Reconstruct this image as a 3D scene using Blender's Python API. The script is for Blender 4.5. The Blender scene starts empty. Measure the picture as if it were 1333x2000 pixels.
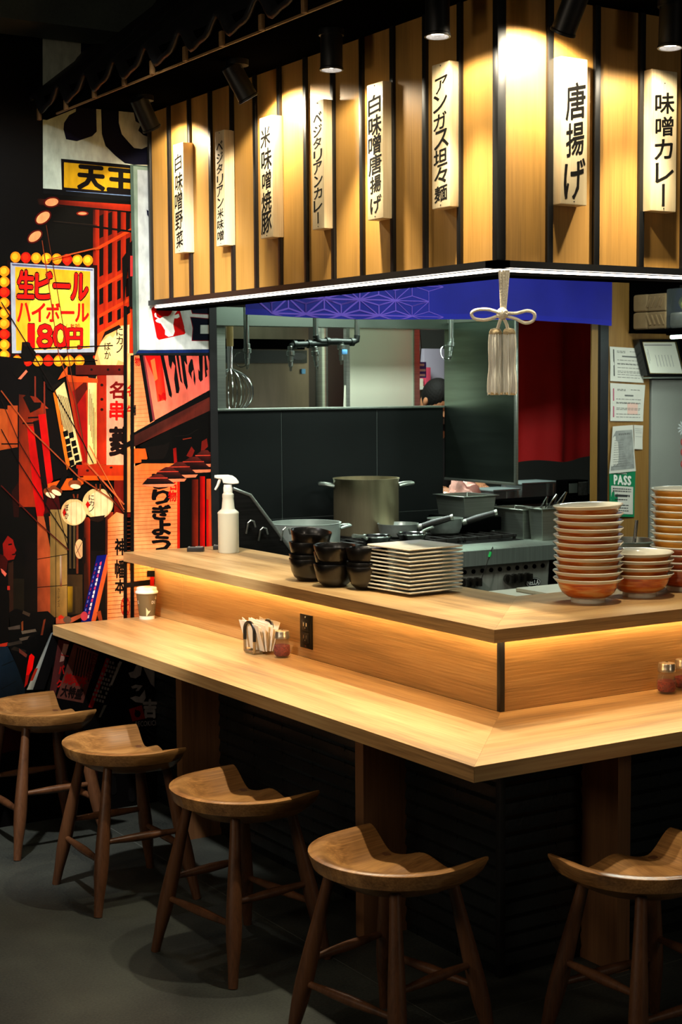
import bpy, bmesh, math, random
from math import sin, cos, pi, sqrt, radians as RAD
from mathutils import Vector, Matrix
random.seed(7)
SC = bpy.context.scene
COL = SC.collection

# ------------------------------------------------------------------ camera
F_PX, YAW, PITCH, ROLL = 3021.07, 0.56172563, 0.08088389, -0.00653355
CAM = Vector((-2.637, -3.362, 1.667))
_f = Vector((sin(YAW)*cos(PITCH), cos(YAW)*cos(PITCH), -sin(PITCH)))
_r = Vector((cos(YAW), -sin(YAW), 0)); _u = _r.cross(_f)
CR = cos(ROLL)*_r + sin(ROLL)*_u
CU = -sin(ROLL)*_r + cos(ROLL)*_u
cd = bpy.data.cameras.new('camera'); cam = bpy.data.objects.new('camera', cd); COL.objects.link(cam)
cam.matrix_world = Matrix(((CR.x, CU.x, -_f.x, CAM.x), (CR.y, CU.y, -_f.y, CAM.y), (CR.z, CU.z, -_f.z, CAM.z), (0, 0, 0, 1)))
cd.sensor_fit = 'VERTICAL'; cd.sensor_height = 36.0; cd.lens = F_PX/2000*36.0
cd.dof.use_dof = True; cd.dof.focus_distance = 4.9; cd.dof.aperture_fstop = 9.0
cd.clip_start = 0.05; cd.clip_end = 60
SC.camera = cam

def at(px, py, ax, val):
    """the point where the line of sight through a photo pixel meets the plane  axis = val"""
    d = CR*((px-666.5)/F_PX) - CU*((py-1000)/F_PX) + _f
    return CAM + d*((val-CAM[ax])/d[ax])

# ------------------------------------------------------------------ view, world, lamps of the room and added fill
SC.view_settings.view_transform = 'Standard'; SC.view_settings.look = 'None'
SC.view_settings.exposure = 0.0; SC.view_settings.gamma = 1.0; SC.view_settings.use_curve_mapping = False
W = bpy.data.worlds.new('world'); SC.world = W; W.use_nodes = True
W.node_tree.nodes['Background'].inputs[0].default_value = (0.75, 0.9, 0.85, 1)
W.node_tree.nodes['Background'].inputs[1].default_value = 0.006

def lamp(name, kind, loc, target, energy, color, size=0.05, spot=None, blend=0.4, shape=None, size_y=None):
    l = bpy.data.lights.new(name, kind); o = bpy.data.objects.new(name, l); COL.objects.link(o)
    l.energy = energy; l.color = color
    if kind == 'SPOT':
        l.spot_size = RAD(spot); l.spot_blend = blend; l.shadow_soft_size = size
    elif kind == 'AREA':
        l.size = size
        if size_y: l.shape = 'RECTANGLE'; l.size_y = size_y
    else: l.shadow_soft_size = size
    o.location = loc
    d = Vector(target)-Vector(loc)
    o.rotation_euler = d.to_track_quat('-Z', 'Y').to_euler()
    return o
WARM = (1.0, 0.86, 0.62); SOFT = (1.0, 0.88, 0.70); COOL = (0.84, 1.0, 0.90)
# track lights over the aisle, off frame, that light the mural, the counter and the stools
lamp('aisle_track_light', 'SPOT', (-1.55, 0.55, 2.95), (-0.60, 2.23, 1.35), 380, (1, .96, .90), .05, 66, .4)
lamp('aisle_track_light', 'SPOT', (-0.95, 0.70, 2.95), (0.05, 2.23, 1.45), 170, (1, .95, .88), .04, 44, .8)
lamp('aisle_track_light', 'SPOT', (-0.72, 1.45, 3.0), (-0.68, 1.42, 0), 20, (1, .95, .88), .03, 44, .5)
lamp('aisle_track_light', 'SPOT', (-0.80, -0.25, 3.0), (-0.60, 0.05, .5), 12, SOFT, .03, 52, .6)
# unseen fill lamps added on the dining side, no fixtures known there
lamp('room_fill', 'AREA', (-3.3, -1.2, 2.9), (-.3, .6, .4), 17, (1, .84, .64), 1.2)  # soft fill added so surfaces under the counter stay visible
lamp('low_fill', 'AREA', (-3.7, .2, 1.85), (-.2, .4, .6), 13, (1, .82, .60), .5)  # low fill added to brighten support panels and left-arm faces
lamp('low_fill', 'AREA', (1.0, -3.7, 1.95), (.3, -.2, .6), 9, (1, .84, .64), .5)  # second low fill, added for the right arm's tile and stool
lamp('corner_fill_spot', 'SPOT', (-2.3, -2.3, 3.0), (.05, .05, 1.45), 60, (1, .90, .74), .05, 26, .8)  # front spot added to brighten tassel, bowls and counter edges
# kitchen ceiling tubes
lamp('kitchen_tube', 'AREA', (1.45, 1.05, 2.68), (1.45, 1.6, 0), 34, COOL, 1.4, size_y=.3)
lamp('kitchen_tube', 'AREA', (1.6, 3.75, 2.6), (1.6, 3.75, 0), 95, COOL, 1.6, size_y=.3)
lamp('hood_lamp', 'AREA', (1.35, 2.58, 2.30), (1.35, 3.0, 0), 21, COOL, .7, size_y=.2)

# ------------------------------------------------------------------ materials
def lin(c):
    if isinstance(c, str):
        c = c.lstrip('#'); c = tuple(int(c[i:i+2], 16) for i in (0, 2, 4))
    if max(c) > 1.001: c = tuple(v/255 for v in c)
    return tuple((v/12.92 if v <= .04045 else ((v+.055)/1.055)**2.4) for v in c)
MATS = {}
def mat(name, color, rough=.5, metal=0.0, var=0.0, scale=8.0, stretch=(1, 1, 1), bump=0.0, bscale=None, spec=.5, emit=None, estr=0, trans=0, coat=0, color2=None, detail=4):
    if name in MATS: return MATS[name]
    m = bpy.data.materials.new(name); m.use_nodes = True; nt = m.node_tree
    b = nt.nodes['Principled BSDF']; c = (*lin(color), 1)
    b.inputs['Base Color'].default_value = c; b.inputs['Roughness'].default_value = rough
    b.inputs['Metallic'].default_value = metal; b.inputs['Specular IOR Level'].default_value = spec
    b.inputs['Transmission Weight'].default_value = trans; b.inputs['Coat Weight'].default_value = coat
    if emit is not None:
        b.inputs['Emission Color'].default_value = (*lin(emit), 1); b.inputs['Emission Strength'].default_value = estr
    if var or bump or color2:
        tc = nt.nodes.new('ShaderNodeTexCoord'); mp = nt.nodes.new('ShaderNodeMapping')
        mp.inputs['Scale'].default_value = stretch; nt.links.new(tc.outputs['Object'], mp.inputs['Vector'])
        nz = nt.nodes.new('ShaderNodeTexNoise'); nz.inputs['Scale'].default_value = scale; nz.inputs['Detail'].default_value = detail
        nt.links.new(mp.outputs['Vector'], nz.inputs['Vector'])
        if var or color2:
            rp = nt.nodes.new('ShaderNodeValToRGB'); e = rp.color_ramp.elements
            e[0].position = .32; e[1].position = .68
            if color2: e[0].color = (*lin(color2), 1); e[1].color = c
            else:
                e[0].color = tuple(max(0, v*(1-var)) for v in c[:3])+(1,); e[1].color = tuple(min(1, v*(1+var)) for v in c[:3])+(1,)
            nt.links.new(nz.outputs['Fac'], rp.inputs['Fac']); nt.links.new(rp.outputs['Color'], b.inputs['Base Color'])
        if bump:
            n2 = nz
            if bscale:
                n2 = nt.nodes.new('ShaderNodeTexNoise'); n2.inputs['Scale'].default_value = bscale; nt.links.new(mp.outputs['Vector'], n2.inputs['Vector'])
            bp = nt.nodes.new('ShaderNodeBump'); bp.inputs['Strength'].default_value = bump; bp.inputs['Distance'].default_value = .004
            nt.links.new(n2.outputs['Fac'], bp.inputs['Height']); nt.links.new(bp.outputs['Normal'], b.inputs['Normal'])
    MATS[name] = m
    return m
def wood(name, dark, mid, light, axis, scale=1.0, rough=.45, bump=.12, coat=0.0, broad=None):
    """grain running along one axis: long thin streaks over broad bands"""
    if name in MATS: return MATS[name]
    m = bpy.data.materials.new(name); m.use_nodes = True; nt = m.node_tree; b = nt.nodes['Principled BSDF']
    tc = nt.nodes.new('ShaderNodeTexCoord')
    def noise(sa, sc, det, dist=0.0):
        mp = nt.nodes.new('ShaderNodeMapping'); s = [sc*scale]*3; s[axis] = sa*scale; mp.inputs['Scale'].default_value = s
        nt.links.new(tc.outputs['Object'], mp.inputs['Vector'])
        n = nt.nodes.new('ShaderNodeTexNoise'); n.inputs['Scale'].default_value = 1; n.inputs['Detail'].default_value = det
        n.inputs['Distortion'].default_value = dist
        nt.links.new(mp.outputs['Vector'], n.inputs['Vector']); return n
    n1 = noise(1.3, 16, 5, .4); n2 = noise(5, 170, 3); n3 = noise(.9, 5.5, 2, .6)
    a = nt.nodes.new('ShaderNodeMix'); a.data_type = 'FLOAT'; a.inputs[0].default_value = .42
    nt.links.new(n1.outputs['Fac'], a.inputs[2]); nt.links.new(n2.outputs['Fac'], a.inputs[3])
    a2 = nt.nodes.new('ShaderNodeMix'); a2.data_type = 'FLOAT'; a2.inputs[0].default_value = .35
    nt.links.new(a.outputs[0], a2.inputs[2]); nt.links.new(n3.outputs['Fac'], a2.inputs[3])
    rp = nt.nodes.new('ShaderNodeValToRGB'); e = rp.color_ramp.elements
    e[0].position = .36; e[0].color = (*lin(dark), 1); e[1].position = .64; e[1].color = (*lin(light), 1)
    k = e.new(.49); k.color = (*lin(mid), 1)
    nt.links.new(a2.outputs[0], rp.inputs['Fac']); nt.links.new(rp.outputs['Color'], b.inputs['Base Color'])
    b.inputs['Roughness'].default_value = rough; b.inputs['Coat Weight'].default_value = coat; b.inputs['Coat Roughness'].default_value = .25
    bp = nt.nodes.new('ShaderNodeBump'); bp.inputs['Strength'].default_value = bump; bp.inputs['Distance'].default_value = .002
    nt.links.new(n2.outputs['Fac'], bp.inputs['Height']); nt.links.new(bp.outputs['Normal'], b.inputs['Normal'])
    MATS[name] = m
    return m
def attr_mat(name, rough=.55, spec=.3):
    if name in MATS: return MATS[name]
    m = bpy.data.materials.new(name); m.use_nodes = True; nt = m.node_tree; b = nt.nodes['Principled BSDF']
    a = nt.nodes.new('ShaderNodeVertexColor'); a.layer_name = 'ink'
    tc = nt.nodes.new('ShaderNodeTexCoord'); last = a.outputs['Color']
    for sc, st, lo, hi in ((9, (1, 1, 1), .74, 1.10), (55, (1, 1, .35), .84, 1.08)):
        mp = nt.nodes.new('ShaderNodeMapping'); mp.inputs['Scale'].default_value = st; nt.links.new(tc.outputs['Object'], mp.inputs['Vector'])
        nz = nt.nodes.new('ShaderNodeTexNoise'); nz.inputs['Scale'].default_value = sc; nz.inputs['Detail'].default_value = 5; nt.links.new(mp.outputs[0], nz.inputs['Vector'])
        mr = nt.nodes.new('ShaderNodeMapRange'); mr.inputs['From Min'].default_value = .3; mr.inputs['From Max'].default_value = .62; mr.inputs['To Min'].default_value = lo; mr.inputs['To Max'].default_value = hi
        nt.links.new(nz.outputs['Fac'], mr.inputs['Value'])
        mx = nt.nodes.new('ShaderNodeMix'); mx.data_type = 'RGBA'; mx.blend_type = 'MULTIPLY'; mx.inputs[0].default_value = 1
        nt.links.new(last, mx.inputs[6]); nt.links.new(mr.outputs[0], mx.inputs[7]); last = mx.outputs[2]
    nt.links.new(last, b.inputs['Base Color']); b.inputs['Roughness'].default_value = rough
    b.inputs['Specular IOR Level'].default_value = spec
    MATS[name] = m
    return m

# ------------------------------------------------------------------ mesh builder
class MB:
    def __init__(s): s.b = bmesh.new(); s.mi = 0; s.ink = None
    def _mark(s, fs):
        for f in fs: f.material_index = s.mi
    def verts(s, pts): return [s.b.verts.new(p) for p in pts]
    def face(s, vs):
        try: f = s.b.faces.new(vs)
        except ValueError: return None
        f.material_index = s.mi; return f
    def poly(s, pts): return s.face(s.verts(pts))
    def box(s, x0, x1, y0, y1, z0, z1, bev=0.0, seg=2, rot=None, piv=None):
        t = bmesh.new(); bmesh.ops.create_cube(t, size=1)
        for v in t.verts: v.co = Vector(((x0+x1)/2+v.co.x*(x1-x0), (y0+y1)/2+v.co.y*(y1-y0), (z0+z1)/2+v.co.z*(z1-z0)))
        if bev: bmesh.ops.bevel(t, geom=t.edges[:], offset=bev, segments=seg, affect='EDGES', profile=.6)
        if rot is not None:
            p = Vector(piv) if piv else Vector(((x0+x1)/2, (y0+y1)/2, (z0+z1)/2))
            for v in t.verts: v.co = p + rot @ (v.co-p)
        return s.add(t)
    def add(s, t, M=None):
        mp = {}
        for v in t.verts: mp[v] = s.b.verts.new(M @ v.co if M else v.co)
        for f in t.faces: s.face([mp[v] for v in f.verts])
        t.free(); return s
    def prism(s, pts, ax, a0, a1):
        """polygon in the two other axes (in order) pushed along ax from a0 to a1"""
        def mk(p, a):
            q = list(p); q.insert(ax, a); return q
        A = s.verts([mk(p, a0) for p in pts]); B = s.verts([mk(p, a1) for p in pts]); n = len(pts)
        s.face(A); s.face(B[::-1])
        for i in range(n): s.face([A[i], B[i], B[(i+1) % n], A[(i+1) % n]])
        return s
    def tube(s, pts, r, n=10, caps=True, closed=False):
        pts = [Vector(p) for p in pts]; rs = r if isinstance(r, (list, tuple)) else [r]*len(pts)
        L = len(pts); rings = []; nrm = None
        for i, p in enumerate(pts):
            a = pts[i-1] if (i or closed) else p; c = pts[(i+1) % L] if (i < L-1 or closed) else p
            t = (c-a).normalized() if (c-a).length > 1e-9 else Vector((0, 0, 1))
            if nrm is None: nrm = t.orthogonal().normalized()
            nrm = (nrm-t*nrm.dot(t)); nrm = nrm.normalized() if nrm.length > 1e-6 else t.orthogonal().normalized()
            bn = t.cross(nrm)
            rings.append(s.verts([p+(nrm*cos(2*pi*k/n)+bn*sin(2*pi*k/n))*rs[i] for k in range(n)]))
        for i in range(L if closed else L-1):
            A, B = rings[i], rings[(i+1) % L]
            for k in range(n): s.face([A[k], A[(k+1) % n], B[(k+1) % n], B[k]])
        if caps and not closed: s.face(rings[0][::-1]); s.face(rings[-1])
        return s
    def lathe(s, prof, c, n=28, cap0=True, cap1=True, M=None, mis=None):
        """profile of (radius, height) turned about the z axis through c"""
        c = Vector(c); rings = []
        for r, h in prof:
            q = [Vector((r*cos(2*pi*k/n), r*sin(2*pi*k/n), h)) for k in range(n)]
            if M: q = [M @ v for v in q]
            rings.append(s.verts([c+v for v in q]))
        for i in range(len(prof)-1):
            if mis: s.mi = mis[i]
            A, B = rings[i], rings[i+1]
            for k in range(n): s.face([A[k], A[(k+1) % n], B[(k+1) % n], B[k]])
        if cap0: s.face(rings[0][::-1])
        if cap1: s.face(rings[-1])
        return s
    def cyl(s, p, q, r, n=16, r2=None): return s.tube([p, q], [r, r if r2 is None else r2], n)
    def grid(s, fn, nu, nv):
        V = [[s.b.verts.new(fn(i/nu, j/nv)) for j in range(nv+1)] for i in range(nu+1)]
        for i in range(nu):
            for j in range(nv): s.face([V[i][j], V[i+1][j], V[i+1][j+1], V[i][j+1]])
        return V
    def build(s, name, m, parent=None, sharp=35, loc=None, fix=True):
        org = Vector((0, 0, 0)); p = parent
        while p is not None: org += p.location; p = p.parent
        if loc is not None: org = Vector(loc)
        if fix: bmesh.ops.recalc_face_normals(s.b, faces=s.b.faces[:])
        me = bpy.data.meshes.new(name)
        for v in s.b.verts: v.co -= org
        s.b.to_mesh(me); s.b.free()
        for x in (m if isinstance(m, (list, tuple)) else [m]): me.materials.append(x)
        if sharp is not None:
            me.polygons.foreach_set('use_smooth', [True]*len(me.polygons)); me.set_sharp_from_angle(angle=RAD(sharp))
        o = bpy.data.objects.new(name, me); COL.objects.link(o)
        if parent is not None: o.parent = parent
        elif loc is not None: o.location = loc
        return o
def thing(name, label, cat, loc=(0, 0, 0), group=None):
    o = bpy.data.objects.new(name, None); COL.objects.link(o); o.location = loc; o.empty_display_size = .05
    return tag(o, label, cat, group)
def tag(o, label, cat, group=None, kind=None):
    o['label'] = label; o['category'] = cat
    if group: o['group'] = group
    if kind: o['kind'] = kind
    return o
def struct(o): o['kind'] = 'structure'; return o
def dup(root, loc, rotz=None, label=None, group=None):
    r = root.copy(); COL.objects.link(r); r.location = loc
    if rotz is not None: r.rotation_euler = (0, 0, rotz)
    if label: r['label'] = label
    if group: r['group'] = group
    for ch in list(root.children):
        c = ch.copy(); COL.objects.link(c); c.parent = r
        for g in list(ch.children):
            d = g.copy(); COL.objects.link(d); d.parent = c
    return r
ORD = ['bottom', 'second', 'third', 'fourth', 'fifth', 'sixth', 'seventh', 'eighth', 'ninth', 'tenth', 'eleventh', 'twelfth', 'thirteenth']

# ------------------------------------------------------------------ lettering (the built-in font's glyphs as meshes)
_fc = bpy.data.curves.new('lettering', 'FONT'); _fo = bpy.data.objects.new('lettering', _fc); COL.objects.link(_fo)
_fc.size = 1; _fc.resolution_u = 2
GL = {}
def glyph(ch, bold=0.0):
    """(points in the em square 0..1, faces)"""
    if (ch, bold) in GL: return GL[(ch, bold)]
    _fc.body = ch; _fc.offset = bold; bpy.context.view_layer.update()
    me = bpy.data.meshes.new_from_object(_fo.evaluated_get(bpy.context.evaluated_depsgraph_get()))
    P = [(v.co.x, v.co.y+.12) for v in me.vertices]; Fc = [tuple(p.vertices) for p in me.polygons]
    bpy.data.meshes.remove(me)
    GL[(ch, bold)] = (P, Fc); return GL[(ch, bold)]
RZ = [0]
def put_text(mb, text, fn, bold=0.0, vertical=False, jig=0.0, fit=None):
    """heavy strokes come from repeating the glyph in a small ring"""
    ring = [(0, 0)]+([(cos(pi*k/4), sin(pi*k/4)) for k in range(8)] if bold else [])
    for k, (dx, dy) in enumerate(ring[1:]+ring[:1]):
        RZ[0] = k; _put_text(mb, text, fn, vertical, jig, fit, dx*bold, dy*bold)
    RZ[0] = 0
def _put_text(mb, text, fn, vertical, jig, fit, ox, oy):
    bold = 0.0
    """each glyph in its own cell of the unit square; fn maps (u right, v up) to a point; fit squeezes the ink to the cell"""
    n = len(text); rnd = random.Random(len(text)*7+ord(text[0]))
    if not vertical and fit == 'run':                 # latin words: advance by ink width
        adv = []; x = 0
        for ch in text:
            P, Fc = glyph(ch, bold); w = (max(p[0] for p in P) if P else .3); adv.append((x, w)); x += w+.07
        for ch, (x0, w) in zip(text, adv):
            P, Fc = glyph(ch, bold); vs = mb.verts([fn((x0+p[0]+ox)/x, (p[1]+oy-.12)/.70) for p in P])
            for f in Fc: mb.face([vs[i] for i in f])
        return
    for i, ch in enumerate(text):
        P, Fc = glyph(ch, bold)
        if not P: continue
        if vertical and ch in 'ー':
            P = [(1-q, p) for p, q in P]; P = [(p, q) for p, q in P]
        if fit == 'ink':                              # the glyph's ink fills the whole cell
            x0, x1 = min(p[0] for p in P), max(p[0] for p in P); y0, y1 = min(p[1] for p in P), max(p[1] for p in P)
            P = [((p[0]-x0)/(x1-x0), (p[1]-y0)/(y1-y0)) for p in P]
        elif fit:
            x0, x1 = min(p[0] for p in P), max(p[0] for p in P); y0, y1 = min(p[1] for p in P), max(p[1] for p in P)
            g = .05
            if x1-x0 > .3: P = [(g+(p[0]-x0)/(x1-x0)*(1-2*g), p[1]) for p in P]
            if y1-y0 > .3: P = [(p[0], g+(p[1]-y0)/(y1-y0)*(1-2*g)) for p in P]
        ja, jb, js = (rnd.uniform(-1, 1)*jig for _ in range(3))
        vs = []
        for p, q in P:
            p += ox; q += oy
            if jig: p, q = .5+(p-.5)*(1+js)+ja*.5+.0*q, .5+(q-.5)*(1+js)+.16*(p-.5)+jb*.3
            if vertical: uv = (p, 1-(i+1-q)/n)
            else: uv = ((i+p)/n, q)
            vs.append(mb.b.verts.new(fn(*uv)))
        for f in Fc: mb.face([vs[k] for k in f])
# ------------------------------------------------------------------ palette
BLK = mat('black_steel', '#101112', .42, 0, var=.2, scale=20)
MATTE = mat('matte_black', '#040404', .9, spec=0.0)
OAK_Y = wood('oak_grain_long', '#745634', '#ad8856', '#c9a873', 1, 1.0, .42, .10)
OAK_X = wood('oak_grain_across', '#745634', '#ad8856', '#c9a873', 0, 1.0, .42, .10)
OAKP_Y = wood('oak_panel_long', '#94703f', '#b58a50', '#c79e62', 1, 1.0, .55, .5)
OAKP_X = wood('oak_panel_across', '#94703f', '#b58a50', '#c79e62', 0, 1.0, .55, .5)
OAK_Z = wood('oak_upright', '#4f3420', '#6b472b', '#7d5634', 2, 1.0, .5, .1)
CEDAR = wood('cedar_panel', '#8a6630', '#a57a38', '#b48743', 2, 1.0, .55, .08)
PINE = wood('pine_board', '#c7ad80', '#dcc79c', '#e8d8b2', 2, 1.6, .6, .08)
STOOLW = wood('walnut_stain', '#543619', '#8a6034', '#bd8b50', 0, 1.3, .30, .06, .45)
STOOLL = wood('walnut_stain_leg', '#3c2413', '#573620', '#6c462a', 2, 1.6, .4, .06)
WALLW = wood('wall_veneer', '#6e4a20', '#86602c', '#96703a', 2, 1.0, .5, .08)
STEEL = mat('brushed_steel', '#9a9e94', .32, .85, var=.12, scale=3, stretch=(1, 1, 60))
STEELH = mat('brushed_steel_sheet', '#98a095', .38, .8, var=.1, scale=3, stretch=(40, 1, 1))
CHROME = mat('chrome', '#c9cac8', .15, 1)
DSTEEL = mat('dark_steel', '#3b3a38', .4, 1, var=.2, scale=4, stretch=(1, 1, 30))
WHITE = mat('white_plastic', '#d9d6c8', .45)
INK = mat('brush_ink', '#0f0d0a', .85, spec=.1)
PAPER = mat('paper', '#cdcabd', .8, var=.06, scale=5)
BLACKTILE = mat('black_relief_tile', '#141718', .30, 0, var=.25, scale=9, bump=.25, bscale=60)
LEDM = mat('led_white', '#fff4e0', .5, emit='#fff0dc', estr=15)
LEDW = mat('led_warm', '#ffe0b0', .5, emit='#ffd596', estr=33)

# ------------------------------------------------------------------ room shell
def floor_mat():
    m = bpy.data.materials.new('sealed_concrete_tile'); m.use_nodes = True; nt = m.node_tree; b = nt.nodes['Principled BSDF']
    tc = nt.nodes.new('ShaderNodeTexCoord'); sx = nt.nodes.new('ShaderNodeSeparateXYZ'); nt.links.new(tc.outputs['Object'], sx.inputs[0])
    n1 = nt.nodes.new('ShaderNodeTexNoise'); n1.inputs['Scale'].default_value = 3.0; n1.inputs['Detail'].default_value = 8
    n2 = nt.nodes.new('ShaderNodeTexNoise'); n2.inputs['Scale'].default_value = 140; n2.inputs['Detail'].default_value = 2
    for n in (n1, n2): nt.links.new(tc.outputs['Object'], n.inputs['Vector'])
    mx = nt.nodes.new('ShaderNodeMix'); mx.data_type = 'FLOAT'; mx.inputs[0].default_value = .4
    nt.links.new(n1.outputs['Fac'], mx.inputs[2]); nt.links.new(n2.outputs['Fac'], mx.inputs[3])
    rp = nt.nodes.new('ShaderNodeValToRGB'); e = rp.color_ramp.elements
    e[0].position = .35; e[0].color = (*lin('#1d2020'), 1); e[1].position = .65; e[1].color = (*lin('#41453f'), 1)
    nt.links.new(mx.outputs[0], rp.inputs['Fac'])
    acc = None
    for axis, off in ((0, .315), (1, .178)):
        s = nt.nodes.new('ShaderNodeMath'); s.operation = 'ADD'; s.inputs[1].default_value = off; nt.links.new(sx.outputs[axis], s.inputs[0])
        ab = nt.nodes.new('ShaderNodeMath'); ab.operation = 'ABSOLUTE'; nt.links.new(s.outputs[0], ab.inputs[0])
        l = nt.nodes.new('ShaderNodeMath'); l.operation = 'LESS_THAN'; l.inputs[1].default_value = .0016; nt.links.new(ab.outputs[0], l.inputs[0])
        if acc is None: acc = l
        else:
            k = nt.nodes.new('ShaderNodeMath'); k.operation = 'MAXIMUM'; nt.links.new(acc.outputs[0], k.inputs[0]); nt.links.new(l.outputs[0], k.inputs[1]); acc = k
    fm = nt.nodes.new('ShaderNodeMix'); fm.data_type = 'RGBA'; fm.inputs[7].default_value = (*lin('#565a55'), 1)
    nt.links.new(acc.outputs[0], fm.inputs[0]); nt.links.new(rp.outputs['Color'], fm.inputs[6]); nt.links.new(fm.outputs[2], b.inputs['Base Color'])
    b.inputs['Roughness'].default_value = .5; b.inputs['Specular IOR Level'].default_value = .35
    bp = nt.nodes.new('ShaderNodeBump'); bp.inputs['Strength'].default_value = .15; bp.inputs['Distance'].default_value = .003
    nt.links.new(n2.outputs['Fac'], bp.inputs['Height']); nt.links.new(bp.outputs['Normal'], b.inputs['Normal'])
    return m
m = MB(); m.box(-4, 5.5, -4.5, 5.2, -.1, 0); struct(m.build('floor', floor_mat()))
m = MB(); m.box(-4, 5.5, -4.5, 5.2, 3.3, 3.4); struct(m.build('ceiling', mat('ceiling_black', '#17191a', .8)))
DARKW = mat('dark_wall', '#16130f', .8, var=.3, scale=3)
m = MB(); m.box(-4, .257, 2.24, 2.34, 0, 3.3); struct(m.build('wall_back', DARKW))
KW = mat('kitchen_wall', '#3a3a36', .6, var=.15, scale=2)
m = MB(); m.box(-.1, 5.5, 5.0, 5.1, 0, 3.3); struct(m.build('wall_kitchen_far', KW))
m = MB(); m.box(.157, .257, 2.34, 5.0, 0, 3.3); struct(m.build('wall_kitchen_side', KW))
m = MB(); m.box(2.394, 2.672, 2.24, 2.34, 0, 3.3); m.box(2.672, 5.5, 2.24, 2.34, 1.71, 3.3); struct(m.build('wall_right', WALLW))
m = MB(); m.box(-4, .0, 1.98, 2.22, 2.97, 3.3); struct(m.build('trim_1', wood('bulkhead_plank', '#1b211c', '#252c26', '#2e362f', 1, .6, .7)))
# frame of the kitchen opening
m = MB(); m.box(.257, .290, 2.222, 2.34, 0, 2.75); struct(m.build('trim_2', BLK))
m = MB(); m.box(2.343, 2.394, 2.226, 2.245, 0, 2.75); struct(m.build('trim_3', BLK))
m = MB(); m.box(2.298, 2.336, 2.236, 2.245, 0, 2.75); struct(m.build('trim_4', wood('jamb_wood', '#6e4d1a', '#7d5a22', '#8a662c', 2, 1, .5)))
m = MB(); m.box(.29, 2.343, 2.24, 2.34, 2.42, 2.75); struct(m.build('trim_5', BLK))

# ------------------------------------------------------------------ black tiled knee wall under the counters
def ridges(z1=.72, pitch=.048, d=.007):
    P = [(.10, z1), (.10, 0), (0, 0)]; z = 0.02; P.append((0, z))
    while z+pitch < z1:
        P += [(-d, z+.012), (-d*.9, z+.02), (-.001, z+pitch-.004), (.0015, z+pitch-.002)]; z += pitch
    P += [(0, z1)]
    return P
m = MB(); m.prism(ridges(), 1, .012, 2.236)
for k in range(1, 11): m.box(-.0032, .001, k*.2032-.0012, k*.2032+.0012, 0, .72)
struct(m.build('wall_left', BLACKTILE))
m = MB(); m.prism(ridges(), 0, .012, 1.7)
for k in range(1, 8): m.box(k*.2032-.0012, k*.2032+.0012, -.0032, .001, 0, .72)
struct(m.build('wall_front', BLACKTILE))
m = MB(); m.box(-.008, .012, -.008, .012, 0, .72, .002); struct(m.build('trim_6', BLK))

# ------------------------------------------------------------------ lower counter
ct = thing('dining_counter', 'low oak dining counter wrapping the corner with stools tucked along it', 'counter', (0, 0, 0))
LO, LI = (-.437, -.455), (-.001, -.001)
m = MB(); m.prism([LO, (-.437, 2.2225), (-.001, 2.2225), LI], 2, .721, .760); m.build('countertop', OAK_Y, ct)
m = MB(); m.prism([(LO[0]+.0006, LO[1]), (1.7, LO[1]), (1.7, -.001), (LI[0]+.0006, LI[1])], 2, .721, .760); m.build('countertop', OAK_X, ct)
def fin(a0, a1, ax):
    P = [(-.001, .0), (-.158, .0), (-.158, .655), (-.235, .7205), (-.001, .7205)]
    m = MB(); m.prism(P, ax, a0, a1); return m.build('support_panel', OAK_Z, ct)
fin(.461, .506, 1); fin(1.682, 1.728, 1); fin(.295, .343, 0)

# ------------------------------------------------------------------ upper counter
ut = thing('serving_counter', 'raised oak serving counter stacked with bowls, lit strip under its lip', 'counter', (0, 0, 0))
UO, UI = (-.137, -.148), (.325, .335)
m = MB(); m.prism([UO, (-.137, 2.2225), (.325, 2.2225), UI], 2, .987, 1.023); m.build('countertop', OAK_Y, ut)
m = MB(); m.prism([(UO[0]+.0006, UO[1]), (1.7, UO[1]), (1.7, UI[1]), (UI[0]+.0006, UI[1])], 2, .987, 1.023); m.build('countertop', OAK_X, ut)
m = MB(); m.box(0, .02, .013, 1.978, .7605, .987); m.build('back_panel', OAKP_Y, ut)
m = MB(); m.box(0, .02, 1.9795, 2.232, .7605, .987); m.build('back_panel', OAKP_Y, ut)
m = MB(); m.box(.013, 1.7, 0, .02, .7605, .987); m.build('back_panel', OAKP_X, ut)
m = MB(); m.box(-.004, .0125, -.004, .0125, .7605, .987, .002); m.build('corner_strip', BLK, ut)
m = MB(); m.box(-.034, -.020, -.03, 2.22, .979, .9865); m.box(-.02, 1.7, -.034, -.020, .979, .9865); m.build('led_strip', LEDW, ut)
m = MB(); m.box(.02, .10, .10, 2.2, .72, .985); m.box(.10, 1.7, .02, .10, .72, .985); m.build('core', MATTE, ut)
# power outlet on the back panel
ol = thing('power_outlet', 'black duplex power outlet plate on the oak panel beside the chilli shaker', 'outlet', (-.004, 1.046, .850))
m = MB(); m.box(-.006, 0, 1.008, 1.084, .793, .907, .002); m.build('cover_plate', mat('dark_plate', '#191714', .35, .6), ol)
for zz in (.829, .871):
    m = MB(); m.box(-.0085, -.005, 1.024, 1.068, zz-.017, zz+.017, .003); rc = m.build('receptacle', mat('outlet_face', '#24211d', .3, .4), ol)
    m = MB()
    for yy in (1.037, 1.055): m.box(-.0092, -.008, yy-.0018, yy+.0018, zz-.003, zz+.009)
    m.cyl((-.0092, 1.046, zz-.009), (-.008, 1.046, zz-.009), .003, 10); m.build('slot', CHROME, rc)
m = MB(); [m.cyl((-.0075, 1.046, z), (-.005, 1.046, z), .0035, 10) for z in (.801, .899)]; m.build('screw', CHROME, ol)

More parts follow.
